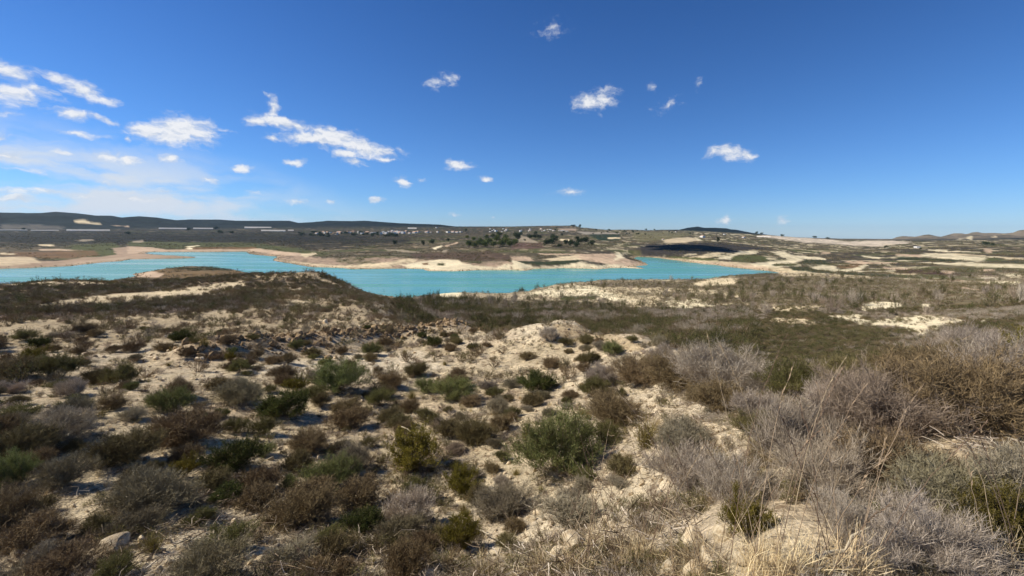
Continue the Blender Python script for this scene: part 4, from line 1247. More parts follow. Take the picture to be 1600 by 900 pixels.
# ---------------------------------------------------------------- scattered masses (stuff) by geometry nodes
def scatter(name, pts, protos, label, scale, rot=None, pick=None, hfac=None):
    """one object: points carrying scale / turn / pick, with prototypes set on them by geometry nodes"""
    n = len(pts)
    me_ = bpy.data.meshes.new(name)
    me_.vertices.add(n); me_.vertices.foreach_set('co', np.asarray(pts, np.float32).ravel())
    r = np.random.default_rng(n)
    if rot is None:
        rot = np.stack([r.normal(0, .08, n), r.normal(0, .08, n), r.uniform(0, 6.28, n)], 1)
    sv = np.stack([scale, scale, scale * (hfac if hfac is not None else r.uniform(.75, 1.15, n))], 1)
    for an, dt, val, fld in (("turn", 'FLOAT_VECTOR', rot, 'vector'), ("size", 'FLOAT_VECTOR', sv, 'vector')):
        a = me_.attributes.new(an, dt, 'POINT'); a.data.foreach_set(fld, np.asarray(val, np.float32).ravel())
    a = me_.attributes.new("pick", 'INT', 'POINT')
    pk = r.integers(0, len(protos), n) if pick is None else pick
    a.data.foreach_set('value', np.asarray(pk, np.int32))
    coll = bpy.data.collections.new(name + "_sources")
    for k, p in enumerate(protos):
        po = bpy.data.objects.new(f"source_{k:02d}", p); coll.objects.link(po)
    o = bpy.data.objects.new(name, me_); COL.objects.link(o)
    ng = bpy.data.node_groups.new(name, 'GeometryNodeTree')
    ng.interface.new_socket("Geometry", in_out='INPUT', socket_type='NodeSocketGeometry')
    ng.interface.new_socket("Geometry", in_out='OUTPUT', socket_type='NodeSocketGeometry')
    N = ng.nodes; Lk = ng.links
    gi = N.new('NodeGroupInput'); go = N.new('NodeGroupOutput')
    ci = N.new('GeometryNodeCollectionInfo'); ci.inputs['Collection'].default_value = coll
    ci.inputs['Separate Children'].default_value = True; ci.inputs['Reset Children'].default_value = True
    ip = N.new('GeometryNodeInstanceOnPoints')
    Lk.new(gi.outputs[0], ip.inputs['Points']); Lk.new(ci.outputs[0], ip.inputs['Instance'])
    ip.inputs['Pick Instance'].default_value = True
    def at_(nm, dt):
        q = N.new('GeometryNodeInputNamedAttribute'); q.data_type = dt; q.inputs['Name'].default_value = nm
        return q.outputs['Attribute']
    Lk.new(at_("pick", 'INT'), ip.inputs['Instance Index'])
    er = N.new('FunctionNodeEulerToRotation'); Lk.new(at_("turn", 'FLOAT_VECTOR'), er.inputs[0]); Lk.new(er.outputs[0], ip.inputs['Rotation'])
    Lk.new(at_("size", 'FLOAT_VECTOR'), ip.inputs['Scale'])
    Lk.new(ip.outputs[0], go.inputs[0])
    md = o.modifiers.new("scatter", 'NODES'); md.node_group = ng
    tag(o, label, None, None, 'stuff')
    return o


def joined(pair, name):
    """stems and foliage of one prototype as a single mesh (for the scattered masses)"""
    a, b = pair
    out_v, out_l, out_s, out_m, base = [], [], [], [], 0
    for k, m in enumerate((a, b)):
        nv = len(m.vertices); v = np.empty(nv * 3, np.float32); m.vertices.foreach_get('co', v)
        l_ = np.empty(len(m.loops), np.int32); m.loops.foreach_get('vertex_index', l_)
        s = np.empty(nv, np.float32); m.attributes['shade'].data.foreach_get('value', s)
        out_v.append(v.reshape(-1, 3)); out_l.append(l_.reshape(-1, 4) + base); out_s.append(s); out_m.append(np.full(len(l_) // 4, k, np.int32)); base += nv
    me_ = mesh_np(name, np.vstack(out_v), np.vstack(out_l))
    at2 = me_.attributes.new("shade", 'FLOAT', 'POINT'); at2.data.foreach_set('value', np.concatenate(out_s))
    me_.materials.append(a.materials[0]); me_.materials.append(b.materials[0])
    me_.polygons.foreach_set('material_index', np.concatenate(out_m))
    return me_


MIDJ = {k: [joined(p, k) for p in v] for k, v in MID.items()}
FARJ = {k: [joined(p, k) for p in v] for k, v in FAR.items()}


def sample(rmin, rmax, n, azlim=57, power=2.0):
    a = rng.uniform(-math.radians(azlim), math.radians(azlim), n)
    if power == 2: r = np.sqrt(rng.uniform(rmin ** 2, rmax ** 2, n))
    else: r = np.exp(rng.uniform(math.log(rmin), math.log(rmax), n))
    return r * np.sin(a), r * np.cos(a), r


PL = np.array(PLACED)


def clear_of_placed(x, y, s, f=.75):
    ok = np.ones(len(x), bool)
    for i in range(0, len(x), 4000):
        d = np.hypot(x[i:i + 4000, None] - PL[:, 0], y[i:i + 4000, None] - PL[:, 1])
        ok[i:i + 4000] = (d > (PL[:, 2] + s[i:i + 4000, None] * .4) * f).all(1)
    return ok


def is_visible(x, y, z, lift=1.0, margin=60):
    """keeps what the photograph can see, with a margin for a step to the side"""
    px, py = project(x, y, z)
    return (px > -margin) & (px < W + margin) & (py < H + margin) & np.isfinite(px)


names = list(KINDS)
def kinds_of(weights, lib, n, r=rng):
    protos = []; first_ = {}
    for k in weights:
        first_[k] = (len(protos), len(lib[k])); protos += lib[k]
    ks = r.choice(len(weights), n, p=np.array(list(weights.values())) / sum(weights.values()))
    kl = list(weights)
    pk = np.array([first_[kl[q]][0] for q in ks]) + r.integers(0, 2, n)
    return protos, pk


# shrubs of the near slope and the left plateau beyond those counted
x, y, r = sample(14, 56, 15000)
v = glook(VEG, x, y); cl_ = fbm(x / 3.2, y / 3.2, 3, 72)
s = (.22 + .65 * rng.random(len(x)) ** 1.6) * (1 + .006 * r)
keep = (rng.random(len(x)) < v * .75) & (cl_ > .44 - .22 * (v > .8) - .05 * (r > 24)) & clear_of_placed(x, y, s)
x, y, s, r = x[keep], y[keep], s[keep], r[keep]
z = gh(x, y); k = is_visible(x, y, z); x, y, z, s = x[k], y[k], z[k], s[k]
protos, pk = kinds_of({'brown_shrub': .5, 'ash_shrub': .2, 'olive_shrub': .13, 'grey_twig_shrub': .08, 'dark_green_shrub': .09}, MIDJ, len(x))
scatter("slope_scrub", np.stack([x, y, z - .02], 1), protos, "low brown and grey scrub scattered over the terraces behind the near slope", s, pick=pk)
print("slope scrub", len(x))

# plateau and valley 50-130 m
x, y, r = sample(48, 135, 34000)
px, py = project(x, y, gh(x, y))
v = glook(VEG, x, y); cl_ = fbm(x / 7, y / 7, 4, 73)
s = rng.uniform(.7, 1.5, len(x)) * np.where((px > 620) & (px < 1180), 1.5, np.where(px >= 1180, .85, 1.0))
keep = (rng.random(len(x)) < v * .95) & (cl_ > .50 - .35 * v) & (v > .05)
x, y, s, v, px = x[keep], y[keep], s[keep], v[keep], px[keep]
z = gh(x, y); k = is_visible(x, y, z); x, y, z, s, px, v = x[k], y[k], z[k], s[k], px[k], v[k]
valley = px > 620
protos, pk = kinds_of({'brown_shrub': .44, 'ash_shrub': .18, 'olive_shrub': .18, 'grey_twig_shrub': .06, 'dark_green_shrub': .14}, MIDJ, len(x))
_, qy = project(x, y, z)
drift = fbm(x / 16, y / 16, 4, 79) + .10 * (qy > 545) + .08 * ((qy < 492) & (px < 1000))
p2, pkg = kinds_of({'olive_shrub': .4, 'dark_green_shrub': .45, 'brown_shrub': .15}, MIDJ, len(x))
_, pks = kinds_of({'grey_twig_shrub': .6, 'ash_shrub': .4}, MIDJ, len(x))
pkg = pkg + len(protos); protos = protos + p2
p3, pks = kinds_of({'grey_twig_shrub': .6, 'ash_shrub': .4}, MIDJ, len(x)); pks = pks + len(protos); protos = protos + p3
mixr = rng.random(len(x))
pk = np.where(valley & (drift > .50) & (mixr < .85), pkg, np.where(valley & (drift < .44) & (mixr < .7), pks, pk))
scatter("valley_scrub", np.stack([x, y, z - .05], 1), protos, "dense grey and olive scrub filling the valley below the near slope", s, pick=pk, hfac=rng.uniform(.8, 1.25, len(x)) * np.where(valley & (px < 1180), 1.3, .9))
print("valley scrub", len(x))
x, y, r = sample(62, 420, 9000)
v = glook(VEG, x, y); sdv = glook(SD, x, y); px, _ = project(x, y, gh(x, y))
keep = (rng.random(len(x)) < .50 * v * sstep(420, 70, r) + .08 * v) & (sdv > 4) & (px > 625) & ((px < 1380) | (r > 120)) & (fbm(x / 25, y / 25, 3, 84) > .45)
x, y = x[keep], y[keep]; z = gh(x, y); k = is_visible(x, y, z); x, y, z = x[k], y[k], z[k]
protos, pk = kinds_of({'dark_green_shrub': .5, 'olive_shrub': .25, 'grey_twig_shrub': .25}, MIDJ, len(x))
scatter("tall_bushes", np.stack([x, y, z - .1], 1), protos, "taller dark and pale bushes standing out of the scrub in the valley", rng.uniform(1.6, 3.3, len(x)), pick=pk, hfac=rng.uniform(1.4, 2.8, len(x)))
print("tall bushes", len(x))

# shrubs to the water's edge and over the right-hand land
x, y, r = sample(125, 420, 60000)
v = glook(VEG, x, y); cl_ = fbm(x / 14, y / 14, 4, 74); sdv = glook(SD, x, y)
s = rng.uniform(1.2, 2.8, len(x))
keep = (rng.random(len(x)) < v * .8) & (cl_ > .52 - .35 * v) & (v > .05) & (sdv > 1.5)
x, y, s = x[keep], y[keep], s[keep]
z = gh(x, y); k = is_visible(x, y, z); x, y, z, s = x[k], y[k], z[k], s[k]
protos, pk = kinds_of({'brown_shrub': .42, 'ash_shrub': .2, 'olive_shrub': .2, 'grey_twig_shrub': .08, 'dark_green_shrub': .1}, FARJ, len(x))
scatter("shore_scrub", np.stack([x, y, z - .1], 1), protos, "brown and olive scrub on the low land between the valley and the water", s, pick=pk)
print("shore scrub", len(x))

# far scrub on the other side
x, y, r = sample(420, 2600, 60000, 54, 0)
v = glook(VEG, x, y); sdv = glook(SD, x, y); cl_ = fbm(x / 60, y / 60, 4, 75)
lum = glook(C[..., 0], x, y)
s = rng.uniform(2.0, 4.2, len(x)) * (1 + r / 2600)
keep = (sdv > 6) & (cl_ > .46) & (lum < .16)
x, y, s = x[keep], y[keep], s[keep]
z = gh(x, y); k = is_visible(x, y, z); x, y, z, s = x[k], y[k], z[k], s[k]
protos, pk = kinds_of({'brown_shrub': .4, 'ash_shrub': .1, 'olive_shrub': .25, 'dark_green_shrub': .25}, FARJ, len(x))
scatter("far_scrub", np.stack([x, y, z - .15], 1), protos, "dark specks of scrub over the plain beyond the water", s, pick=pk, hfac=rng.uniform(.5, .9, len(x)))
print("far scrub", len(x))

# small herbs, dry tufts and litter between the near shrubs
x, y, r = sample(2.2, 30, 16000, 57, 0)
s = (.07 + .22 * rng.random(len(x)) ** 2) * (1 + r / 40)
cl_ = fbm(x / .8, y / .8, 3, 76)
keep = (cl_ > .46)
x, y, s = x[keep], y[keep], s[keep]
z = gh(x, y); k = is_visible(x, y, z); x, y, z, s = x[k], y[k], z[k], s[k]
smalls = [MIDJ[k_][j] for k_ in ('brown_shrub', 'ash_shrub', 'olive_shrub', 'grey_twig_shrub') for j in (0, 1)]
smalls += [tuft_mesh(700 + j, 40, .5, .7, .014, M_STRAW) for j in range(2)] + [tuft_mesh(710 + j, 40, .5, .6, .014, M_GRASS) for j in range(1)]
scatter("ground_herbs", np.stack([x, y, z - .01], 1), smalls, "small dry herbs and seedlings on the bare soil between the shrubs", s)
print("herbs", len(x))

# fallen twigs and crumbs under and between the shrubs
def litter_mesh(seed):
    r = np.random.default_rng(seed); n = 16
    a = r.uniform(0, 6.28, n); P0 = np.stack([r.normal(0, .12, n), r.normal(0, .12, n), r.uniform(.004, .02, n)], 1)
    L = r.uniform(.04, .16, n)[:, None]
    P2 = P0 + np.stack([np.cos(a), np.sin(a), r.uniform(0, .25, n)], 1) * L
    b = Bag(); b.add(ribbons(P0, (P0 + P2) / 2 + r.normal(0, .006, P0.shape), P2, .006, .003, r), r.uniform(0, 1, n))
    return b.mesh("litter", M_BARK if seed % 3 else M_GREY)


x, y, r = sample(2.0, 17, 6000, 57, 0)
k = fbm(x / 1.1, y / 1.1, 3, 83) > .45
x, y = x[k], y[k]; z = gh(x, y); k = is_visible(x, y, z); x, y, z = x[k], y[k], z[k]
scatter("twig_litter", np.stack([x, y, z], 1), [litter_mesh(j) for j in range(6)], "fallen twigs lying on the bare soil between the near shrubs", rng.uniform(.6, 1.5, len(x)))

# the same scrub goes on to either side of what the photograph shows
a = np.concatenate([rng.uniform(math.radians(46), math.radians(79), 7500), -rng.uniform(math.radians(46), math.radians(79), 7500)])
r = np.sqrt(rng.uniform(2.2 ** 2, 80 ** 2, len(a)))
x, y = r * np.sin(a), r * np.cos(a); z = gh(x, y)
px, py = project(x, y, z)
s = (.3 + .75 * rng.random(len(x)) ** 1.4) * (1 + .008 * r)
k = ((px < -70) | (px > W + 70)) & (fbm(x / 2.6, y / 2.6, 3, 85) > .43) & clear_of_placed(x, y, s, .9)
x, y, z, s = x[k], y[k], z[k], s[k]
protos, pk = kinds_of({'brown_shrub': .4, 'grey_twig_shrub': .25, 'ash_shrub': .2, 'olive_shrub': .15}, MIDJ, len(x))
scatter("outer_scrub", np.stack([x, y, z - .02], 1), protos, "scrub of the same slope carrying on to either side", s, pick=pk)

# ================================================================ STONES
def rock_mesh(seed, sub=2, flat=.7, rough=.28, name="stone"):
    import bmesh
    bm = bmesh.new(); bmesh.ops.create_icosphere(bm, subdivisions=sub, radius=.5)
    r = random.Random(seed)
    planes = [(Vector((r.gauss(0, 1), r.gauss(0, 1), r.gauss(0, 1))).normalized(), r.uniform(.24, .44)) for _ in range(9)]
    off = Vector((r.uniform(0, 50), r.uniform(0, 50), r.uniform(0, 50)))
    from mathutils import noise as mn
    for v in bm.verts:
        for nrm, d in planes:
            e = v.co.dot(nrm) - d
            if e > 0: v.co -= nrm * e * .9
        v.co += v.co.normalized() * (mn.noise(v.co * 3 + off) * rough * .3 + mn.noise(v.co * 9 + off) * rough * .08)
        v.co.z *= flat
    m = bpy.data.meshes.new(name); bm.to_mesh(m); bm.free()
    return m


def stone_mat(name, c0, c1):
    m, t, b = new_mat(name, .9, .15)
    oi = t.new('ShaderNodeObjectInfo'); tcx = t.new('ShaderNodeTexCoord')
    n1_ = t.noise(tcx.outputs['Object'], 5.0, 6, .7); n2_ = t.noise(tcx.outputs['Object'], 24.0, 4, .7)
    col = t.mixc(t.maprange(n1_.outputs['Fac'], .35, .65), rgba(lin(c0)), rgba(lin(c1)))
    hs = t.new('ShaderNodeHueSaturation'); t.put(hs.inputs['Value'], t.math('MULTIPLY_ADD', oi.outputs['Random'], .5, .72)); t.put(hs.inputs['Color'], col)
    t.l.new(hs.outputs[0], b.inputs['Base Color'])
    bp = t.new('ShaderNodeBump'); bp.inputs['Strength'].default_value = .7; bp.inputs['Distance'].default_value = .05
    t.l.new(t.math('ADD', n1_.outputs['Fac'], t.math('MULTIPLY', n2_.outputs['Fac'], .4)), bp.inputs['Height']); t.l.new(bp.outputs[0], b.inputs['Normal'])
    return m


M_STONE = stone_mat("pale_limestone", (196, 172, 136), (234, 216, 182))
M_RUBBLE = stone_mat("brown_rubble_stone", (112, 92, 66), (178, 152, 114))
STONES = [rock_mesh(40 + j) for j in range(6)]
for m in STONES: m.materials.append(M_STONE)
RUB = [rock_mesh(60 + j, 1) for j in range(6)]
for m in RUB: m.materials.append(M_RUBBLE)
for k, (px, py, wpx, hf, lab) in enumerate(BIG):
    x, y, z, r_ = hit(px, min(py + wpx * .18, 899))
    dist_ = math.sqrt(r_ * r_ + (CAMZ - z) ** 2); sz = wpx / F * dist_ * float(ray(px, py) @ ray(800, 450)) * 1.15
    m_ = rock_mesh(200 + k, 3); m_.materials.append(M_STONE if k not in (14, 17) else M_RUBBLE)
    o = obj("stone", m_); o.location = (x, y, z + sz * .14 * hf)
    o.scale = (sz, sz * random.uniform(.7, 1), sz * hf); o.rotation_euler = (random.uniform(-.3, .3), random.uniform(-.3, .3), random.uniform(0, 6.28))
    tag(o, lab, "stone", "loose stones on the near slope")

# rubble along the two banks
pts = []; scl = []
for (P_, m_, f_), n, w_, smin, smax in ((BANKS[0], 3800, 1.2, .12, .55), (BANKS[1], 1300, 1.3, .04, .16)):
    seg = np.linalg.norm(np.diff(P_, axis=0), axis=1); cum = np.concatenate([[0], np.cumsum(seg)])
    t_ = rng.uniform(0, cum[-1], n)
    bx = np.interp(t_, cum, P_[:, 0]) + rng.normal(0, w_ * .8, n); by = np.interp(t_, cum, P_[:, 1]) + rng.normal(0, w_ * .8, n)
    s = smin + (smax - smin) * rng.random(n) ** 3.2
    pts.append(np.stack([bx, by, gh(bx, by) + s * .12], 1)); scl.append(s)
pts = np.vstack(pts); scl = np.concatenate(scl)
scatter("rubble", pts, RUB, "brown rubble heaped along the bank behind the near slope", scl, rot=rng.uniform(0, 6.28, (len(pts), 3)), hfac=rng.uniform(.7, 1.1, len(pts)))
# pebbles and clods over the near slope
x, y, r = sample(2.0, 34, 24000, 57, 0)
s = (.010 + .09 * rng.random(len(x)) ** 6) * (1 + r / 20)
pk_ = fbm(x / 1.2, y / 1.2, 3, 81) > .44
x, y, s = x[pk_], y[pk_], s[pk_]
z = gh(x, y)
scatter("pebbles", np.stack([x, y, z + s * .1], 1), STONES[:4], "pale pebbles and clods of marl strewn over the near slope", s, rot=rng.uniform(0, 6.28, (len(x), 3)), hfac=rng.uniform(.6, 1, len(x)))

# stones and crust along the waterline on every shore
xs_, ys_, r = sample(230, 1000, 500000, 52, 0)
sdv = glook(SD, xs_, ys_)
k = (sdv > -.6) & (sdv < 5 + r * .006)
xs_, ys_, r, sdv = xs_[k][:9000], ys_[k][:9000], r[k][:9000], sdv[k][:9000]
s = (.25 + .9 * rng.random(len(xs_)) ** 4) * (1 + r / 900)
scatter("shore_stones", np.stack([xs_, ys_, gh(xs_, ys_) + .02], 1), RUB, "stones and crusted mud along the waterline", s, rot=rng.uniform(0, 6.28, (len(xs_), 3)), hfac=rng.uniform(.4, .8, len(xs_)))
print('shore stones', len(xs_))

# ================================================================ DRY STALKS AND STICKS
def tube_np(path, r0, r1, sides=5):
    path = np.asarray(path, float); n = len(path); t = unit(np.gradient(path, axis=0))
    ref = np.array([.3, .2, .93]); u = unit(np.cross(t, ref)); v_ = np.cross(t, u)
    rad = np.linspace(r0, r1, n)[:, None, None]; a = np.arange(sides) * 2 * math.pi / sides
    V = path[:, None, :] + rad * (np.cos(a)[None, :, None] * u[:, None, :] + np.sin(a)[None, :, None] * v_[:, None, :])
    i = np.arange(n - 1)[:, None] * sides; k = np.arange(sides)[None, :]; k2 = (k + 1) % sides
    Fq = np.stack([i + k, i + k2, i + sides + k2, i + sides + k], -1).reshape(-1, 4)
    return V.reshape(-1, 3), Fq


def stalk_mesh(seed, lean, length, name="stalk"):
    """a dry seed stalk with a thin spike at its end, standing at the origin"""
    r = np.random.default_rng(seed)
    t = np.linspace(0, 1, 12)
    bend = lean[2]
    path = np.stack([lean[0] * t * length + bend * t ** 3 * length * np.sign(lean[0] + .01), lean[1] * t * length, np.sqrt(max(.15, 1 - lean[0] ** 2 - lean[1] ** 2)) * t * length - bend * t ** 3 * length * .5], 1)
    path += r.normal(0, .004, path.shape) * t[:, None]
    b = Bag(); b.add(tube_np(path, .0022, .0008), .6)
    # spikelets along the last quarter
    n = 26; tt = r.uniform(.72, 1.0, n); P = np.stack([np.interp(tt, t, path[:, i]) for i in range(3)], 1)
    d = unit(np.gradient(path, axis=0)[-1][None, :] * 30 + r.normal(0, .28, (n, 3)))
    b.add(leaves(P, d, .03, .0035, r), r.uniform(.5, 1, n))
    return b.mesh(name, M_STALK if r.random() < .5 else M_STALKD)


M_STALK = plant_mat("dry_stalk", (140, 118, 92), (186, 164, 134))
M_STALKD = plant_mat("dark_dry_stalk", (96, 78, 62), (140, 118, 96))
TUSS = [  # foot px, py, number of stalks, length, blades, label
    (1000, 880, 9, 1.2, "cluster of dark stalks between the ledge stone and the rust-ringed stone"),
    (940, 860, 8, 1.1, "fine pale stalks rising from the bare soil behind the ledge stone"),
    (1100, 899, 8, 1.35, "long slanting stalks crossing the golden olive bush"),
    (1250, 899, 7, 1.2, "slanting pale stalks in front of the pale soil at lower right"),
    (905, 899, 12, 1.35, "tussock of tall dry seed stalks fanning out at the bottom centre"),
    (980, 899, 7, 1.25, "tussock of tall pale stalks left of the cream stones"),
    (850, 899, 6, 1.0, "leaning dark stalks left of the fanning stalk tussock"),
    (1190, 899, 7, 1.3, "tussock of long stalks rising in front of the golden olive bush"),
    (1330, 899, 6, 1.1, "loose stalks over the pale soil at lower right"),
    (1030, 670, 3, 1.3, "two thin stalks standing above the bare ledge in the centre"),
    (500, 905, 5, .5, "short bleached stalks at the bottom edge left of centre"),
    (760, 905, 4, .5, "thin arching dry stalks at the bottom centre edge"),
    (1560, 899, 5, 1.0, "stalks and bent stems in the bottom right corner"),
]
for k, (px, py, n, ln, lab) in enumerate(TUSS):
    x, y, z, r_ = hit(px, min(py, 905))
    e = empty("dry_stalk_tussock", (x, y, z - .02)); tag(e, lab, "dry grass", "dry stalk tussocks on the near slope")
    bl = bpy.data.objects.new("blades", tuft_mesh(1200 + k, 220, .30, .55, .0026, M_STRAW)); COL.objects.link(bl); bl.parent = e
    for j in range(n):
        a = random.uniform(-.55, .55); lean = (a * .75, random.uniform(-.3, .3), random.uniform(0, .16))
        so = bpy.data.objects.new("stalk", stalk_mesh(1300 + k * 20 + j, lean, ln * random.uniform(.5, 1.02))); COL.objects.link(so); so.parent = e
        so.location = (random.gauss(0, .08), random.gauss(0, .08), 0)


def stick(px0, py0, px1, py1, lift, rad, lab, mat, arch=.1):
    a = hit(px0, py0); b_ = hit(px1, py1)
    A_ = np.array(a[:3]); B_ = np.array(b_[:3])
    t = np.linspace(0, 1, 14)[:, None]
    P_ = A_ * (1 - t) + B_ * t + np.array([0, 0, 1]) * (lift * (1 - t) + arch * np.sin(t * math.pi) + .015) + rng.normal(0, .006, (14, 3))
    P_[:, 2] = np.maximum(P_[:, 2], gh(P_[:, 0], P_[:, 1]) + .01)
    b2 = Bag(); b2.add(tube_np(P_, rad, rad * .35, 6), .8)
    q = P_[5]; b2.add(tube_np(np.array([q, q + [.05, .03, .06], q + [.14, .04, .10]]), rad * .5, rad * .2, 5), .8)
    o = obj("stick", b2.mesh("stick", mat)); tag(o, lab, "stick")
    return o


M_DEAD = plant_mat("bleached_wood", (140, 126, 106), (186, 172, 148), var=.05)
stick(628, 690, 698, 733, .35, .012, "thin bleached stick lying across the wide yellow-green bush", M_DEAD, .12)
stick(745, 834, 815, 880, .05, .008, "bleached branch lying right of the bright yellow-green bush", M_DEAD, .06)
stick(150, 795, 190, 790, .04, .010, "curved pale twig on the litter left of the largest ash-grey shrub", M_DEAD, .05)
stick(1270, 888, 1390, 878, .05, .014, "thick pale stem along the bottom edge at right", M_DEAD, .03)
stick(835, 797, 884, 842, .02, .008, "arched pale stem over the ledge stone at the bottom centre", M_DEAD, .18)

# ================================================================ TREES BEYOND THE WATER
def crown_mesh(seed, n_clump, n_leaf, mat, squash=.8, leaf=.09):
    r = np.random.default_rng(seed)
    c = unit(r.normal(size=(n_clump, 3))) * r.uniform(.1, .40, (n_clump, 1)) * [1, 1, squash]
    cr_ = r.uniform(.10, .2, n_clump)
    k = r.integers(0, n_clump, n_leaf)
    d = unit(r.normal(size=(n_leaf, 3)))
    P = c[k] + d * cr_[k][:, None] * r.uniform(.6, 1.05, (n_leaf, 1))
    b = Bag(); b.add(leaves(P, unit(d + r.normal(0, .5, d.shape)), leaf * r.uniform(.6, 1.4, n_leaf), leaf * .7, r), r.uniform(0, 1, n_leaf))
    me_ = b.mesh("crown", mat)
    return me_


def trunk_mesh(seed, mat):
    r = np.random.default_rng(seed); b = Bag()
    b.add(tube_np([[0, 0, -.05], [.01, 0, .2], [r.normal(0, .03), r.normal(0, .03), .5], [0, 0, .75]], .035, .012, 7), .4)
    for _ in range(6):
        a = r.uniform(0, 6.28); h = r.uniform(.25, .5)
        b.add(tube_np([[0, 0, h], [.1 * math.cos(a), .1 * math.sin(a), h + .1], [.26 * math.cos(a), .26 * math.sin(a), h + .24]], .013, .004, 5), .4)
    return b.mesh("trunk", mat)


M_PINE = plant_mat("pine_needles", (66, 80, 40), (118, 124, 66), (92, 98, 52), trans=.1)
M_DKTREE = plant_mat("dark_tree_leaves", (40, 54, 34), (74, 86, 52), trans=.1)
CR_P = [crown_mesh(10 + j, 22, 900, M_PINE) for j in range(3)]
CR_D = [crown_mesh(20 + j, 18, 800, M_DKTREE, .9) for j in range(3)]
TRK = [trunk_mesh(30 + j, M_BARK) for j in range(2)]


def add_tree(px, py, hpx, wpx, kind, lab, group, dist=None, nm="pine_tree"):
    if dist:
        d = ray(px, py); h_ = math.hypot(d[0], d[1]); x, y = d[0] / h_ * dist, d[1] / h_ * dist; z = float(gh(x, y)); r_ = dist
    else: x, y, z, r_ = hit(px, py, 60)
    k_ = r_ / F / max(.3, float(ray(px, py) @ ray(800, 450))) * 1.0
    k_ = math.sqrt(r_ ** 2 + (CAMZ - z) ** 2) * float(ray(px, py) @ ray(800, 450)) / F
    hh = hpx * k_; ww = wpx * k_
    e = empty(nm, (x, y, z - .02 * hh), random.uniform(0, 6.28)); tag(e, lab, "tree", group)
    t_ = bpy.data.objects.new("trunk", TRK[random.randrange(2)]); COL.objects.link(t_); t_.parent = e; t_.scale = (hh, hh, hh)
    c_ = bpy.data.objects.new("crown", (CR_P if kind == 'p' else CR_D)[random.randrange(3)]); COL.objects.link(c_); c_.parent = e
    c_.location = (0, 0, hh * .58); c_.scale = (ww * 1.05, ww * 1.05, hh * .95)
    return e


rt = random.Random(5)
ONES = "first second third fourth fifth sixth seventh eighth ninth tenth eleventh twelfth thirteenth fourteenth fifteenth sixteenth seventeenth eighteenth nineteenth twentieth".split()
def nth(k): return ONES[k] if k < 20 else "twenty-" + ONES[k - 20] if k < 29 else "thirtieth" if k == 29 else "thirty-" + ONES[k - 30] if k < 39 else "fortieth" if k == 39 else "forty-" + ONES[k - 40]

def tree_label(i, kind, px, py, where):
    sz = rt.choice(["", ""])
    return where
GT = "pine trees on the headland beyond the water"
pines = [(733, 387, 14), (741, 388, 11), (748, 386, 13), (752, 381, 10), (758, 387, 13), (764, 383, 13), (771, 387, 12), (776, 379, 13), (783, 386, 13), (790, 383, 14), (797, 386, 12),
         (804, 384, 13), (770, 372, 8), (780, 370, 9), (790, 374, 9), (760, 374, 8), (740, 377, 8), (730, 374, 7)]
for k, (px, py, s_) in enumerate(pines):
    side = "at the left end of" if px < 745 else "at the right end of" if px > 792 else "in the middle of"
    add_tree(px, py, s_, s_ * 1.15, 'p', f"{'wide' if s_ > 12 else 'small' if s_ < 10 else 'middling'} sunlit bushy pine, {nth(sorted(q[0] for q in pines).index(px))} from the left in the {'front' if py > 382 else 'back'} of the grove", GT)
dark = [(808, 376, 14, 14), (813, 370, 8, 9), (828, 374, 9, 12), (835, 373, 8, 10), (842, 374, 8, 11), (837, 367, 6, 7), (855, 385, 13, 16), (862, 384, 14, 13), (868, 378, 12, 11), (863, 374, 9, 9),
        (884, 383, 10, 11), (892, 385, 12, 12), (900, 388, 12, 12), (905, 383, 13, 14), (914, 381, 12, 15), (925, 384, 10, 13), (902, 376, 8, 9), (874, 387, 7, 9), (820, 377, 4, 5), (878, 369, 5, 5)]
for k, (px, py, h_, w_) in enumerate(dark):
    wh = "left of the triangular bare field" if px < 815 else "just right of the triangular bare field" if px < 850 else "in the dark grove nearest the inlet, left part" if px < 880 else "in the dark grove nearest the inlet, right part"
    add_tree(px, py, h_, w_, 'd', f"{nth(sorted(q[0] for q in dark).index(px))} dark round tree from the left {wh.replace('nearest the inlet, left part', 'nearest the inlet').replace('nearest the inlet, right part', 'nearest the inlet')}", "dark trees on the headland beyond the water", nm="round_tree")
singles = [(1122, 379, 9, 6, "dark lone tree in the shaded hillside right of the inlet"), (682, 362, 0, 0, ""), (617, 383, 8, 8, "dark round tree on the slope left of the pine grove"),
           (661, 384, 8, 7, "dark tree between the path and the slope tree"), (675, 382, 8, 10, "olive bushy tree just above the pale path"), (700, 378, 6, 7, "small tree above the pale path end"),
           (728, 362, 5, 4, "small tree by the white buildings on the ridge"), (1384, 388, 4, 7, "round bush by the pale plateau fields"), (1078, 366, 3, 4, "tree left of the white hillside house"),
           (1182, 366, 4, 5, "tree on the skyline right of the cone hill"), (1190, 366.5, 3, 6, "bushy tree group on the skyline beside the white wall"), (1222, 370, 4, 6, "tree at the left edge of the sandy plateau"),
           (1273, 372, 3, 8, "flat dark tree on the skyline above the sandy plateau"), (1293, 374, 3, 7, "dark tree at the right end of the sandy skyline"), (200, 367, 5, 9, "dark tree left of the long greenhouses"),
           (295, 361, 5, 7, "dark tree between the two long greenhouses"), (338, 359, 5, 9, "dark tree right of the second greenhouse"), (344, 365, 5, 9, "dark tree below the greenhouses at left"),
           (362, 365, 4, 9, "flat-topped dark tree left of the stepped greenhouse"), (37, 360, 4, 6, "dark tree at the white plastic strip far left"), (906, 356, 5, 5, "dark tree on the skyline above the green field"),
           (896, 354, 3, 9, "wooded clump on the highest point of the skyline"), (1540, 383, 5, 12, "dark trees at the foot of the right-hand hills"), (1551, 384, 4, 6, "dark round tree right of the grey mound at far right"),
           (1438, 390, 3, 4, "dark tree beside the ruined farmhouse"), (1421, 356, 0, 0, "")]
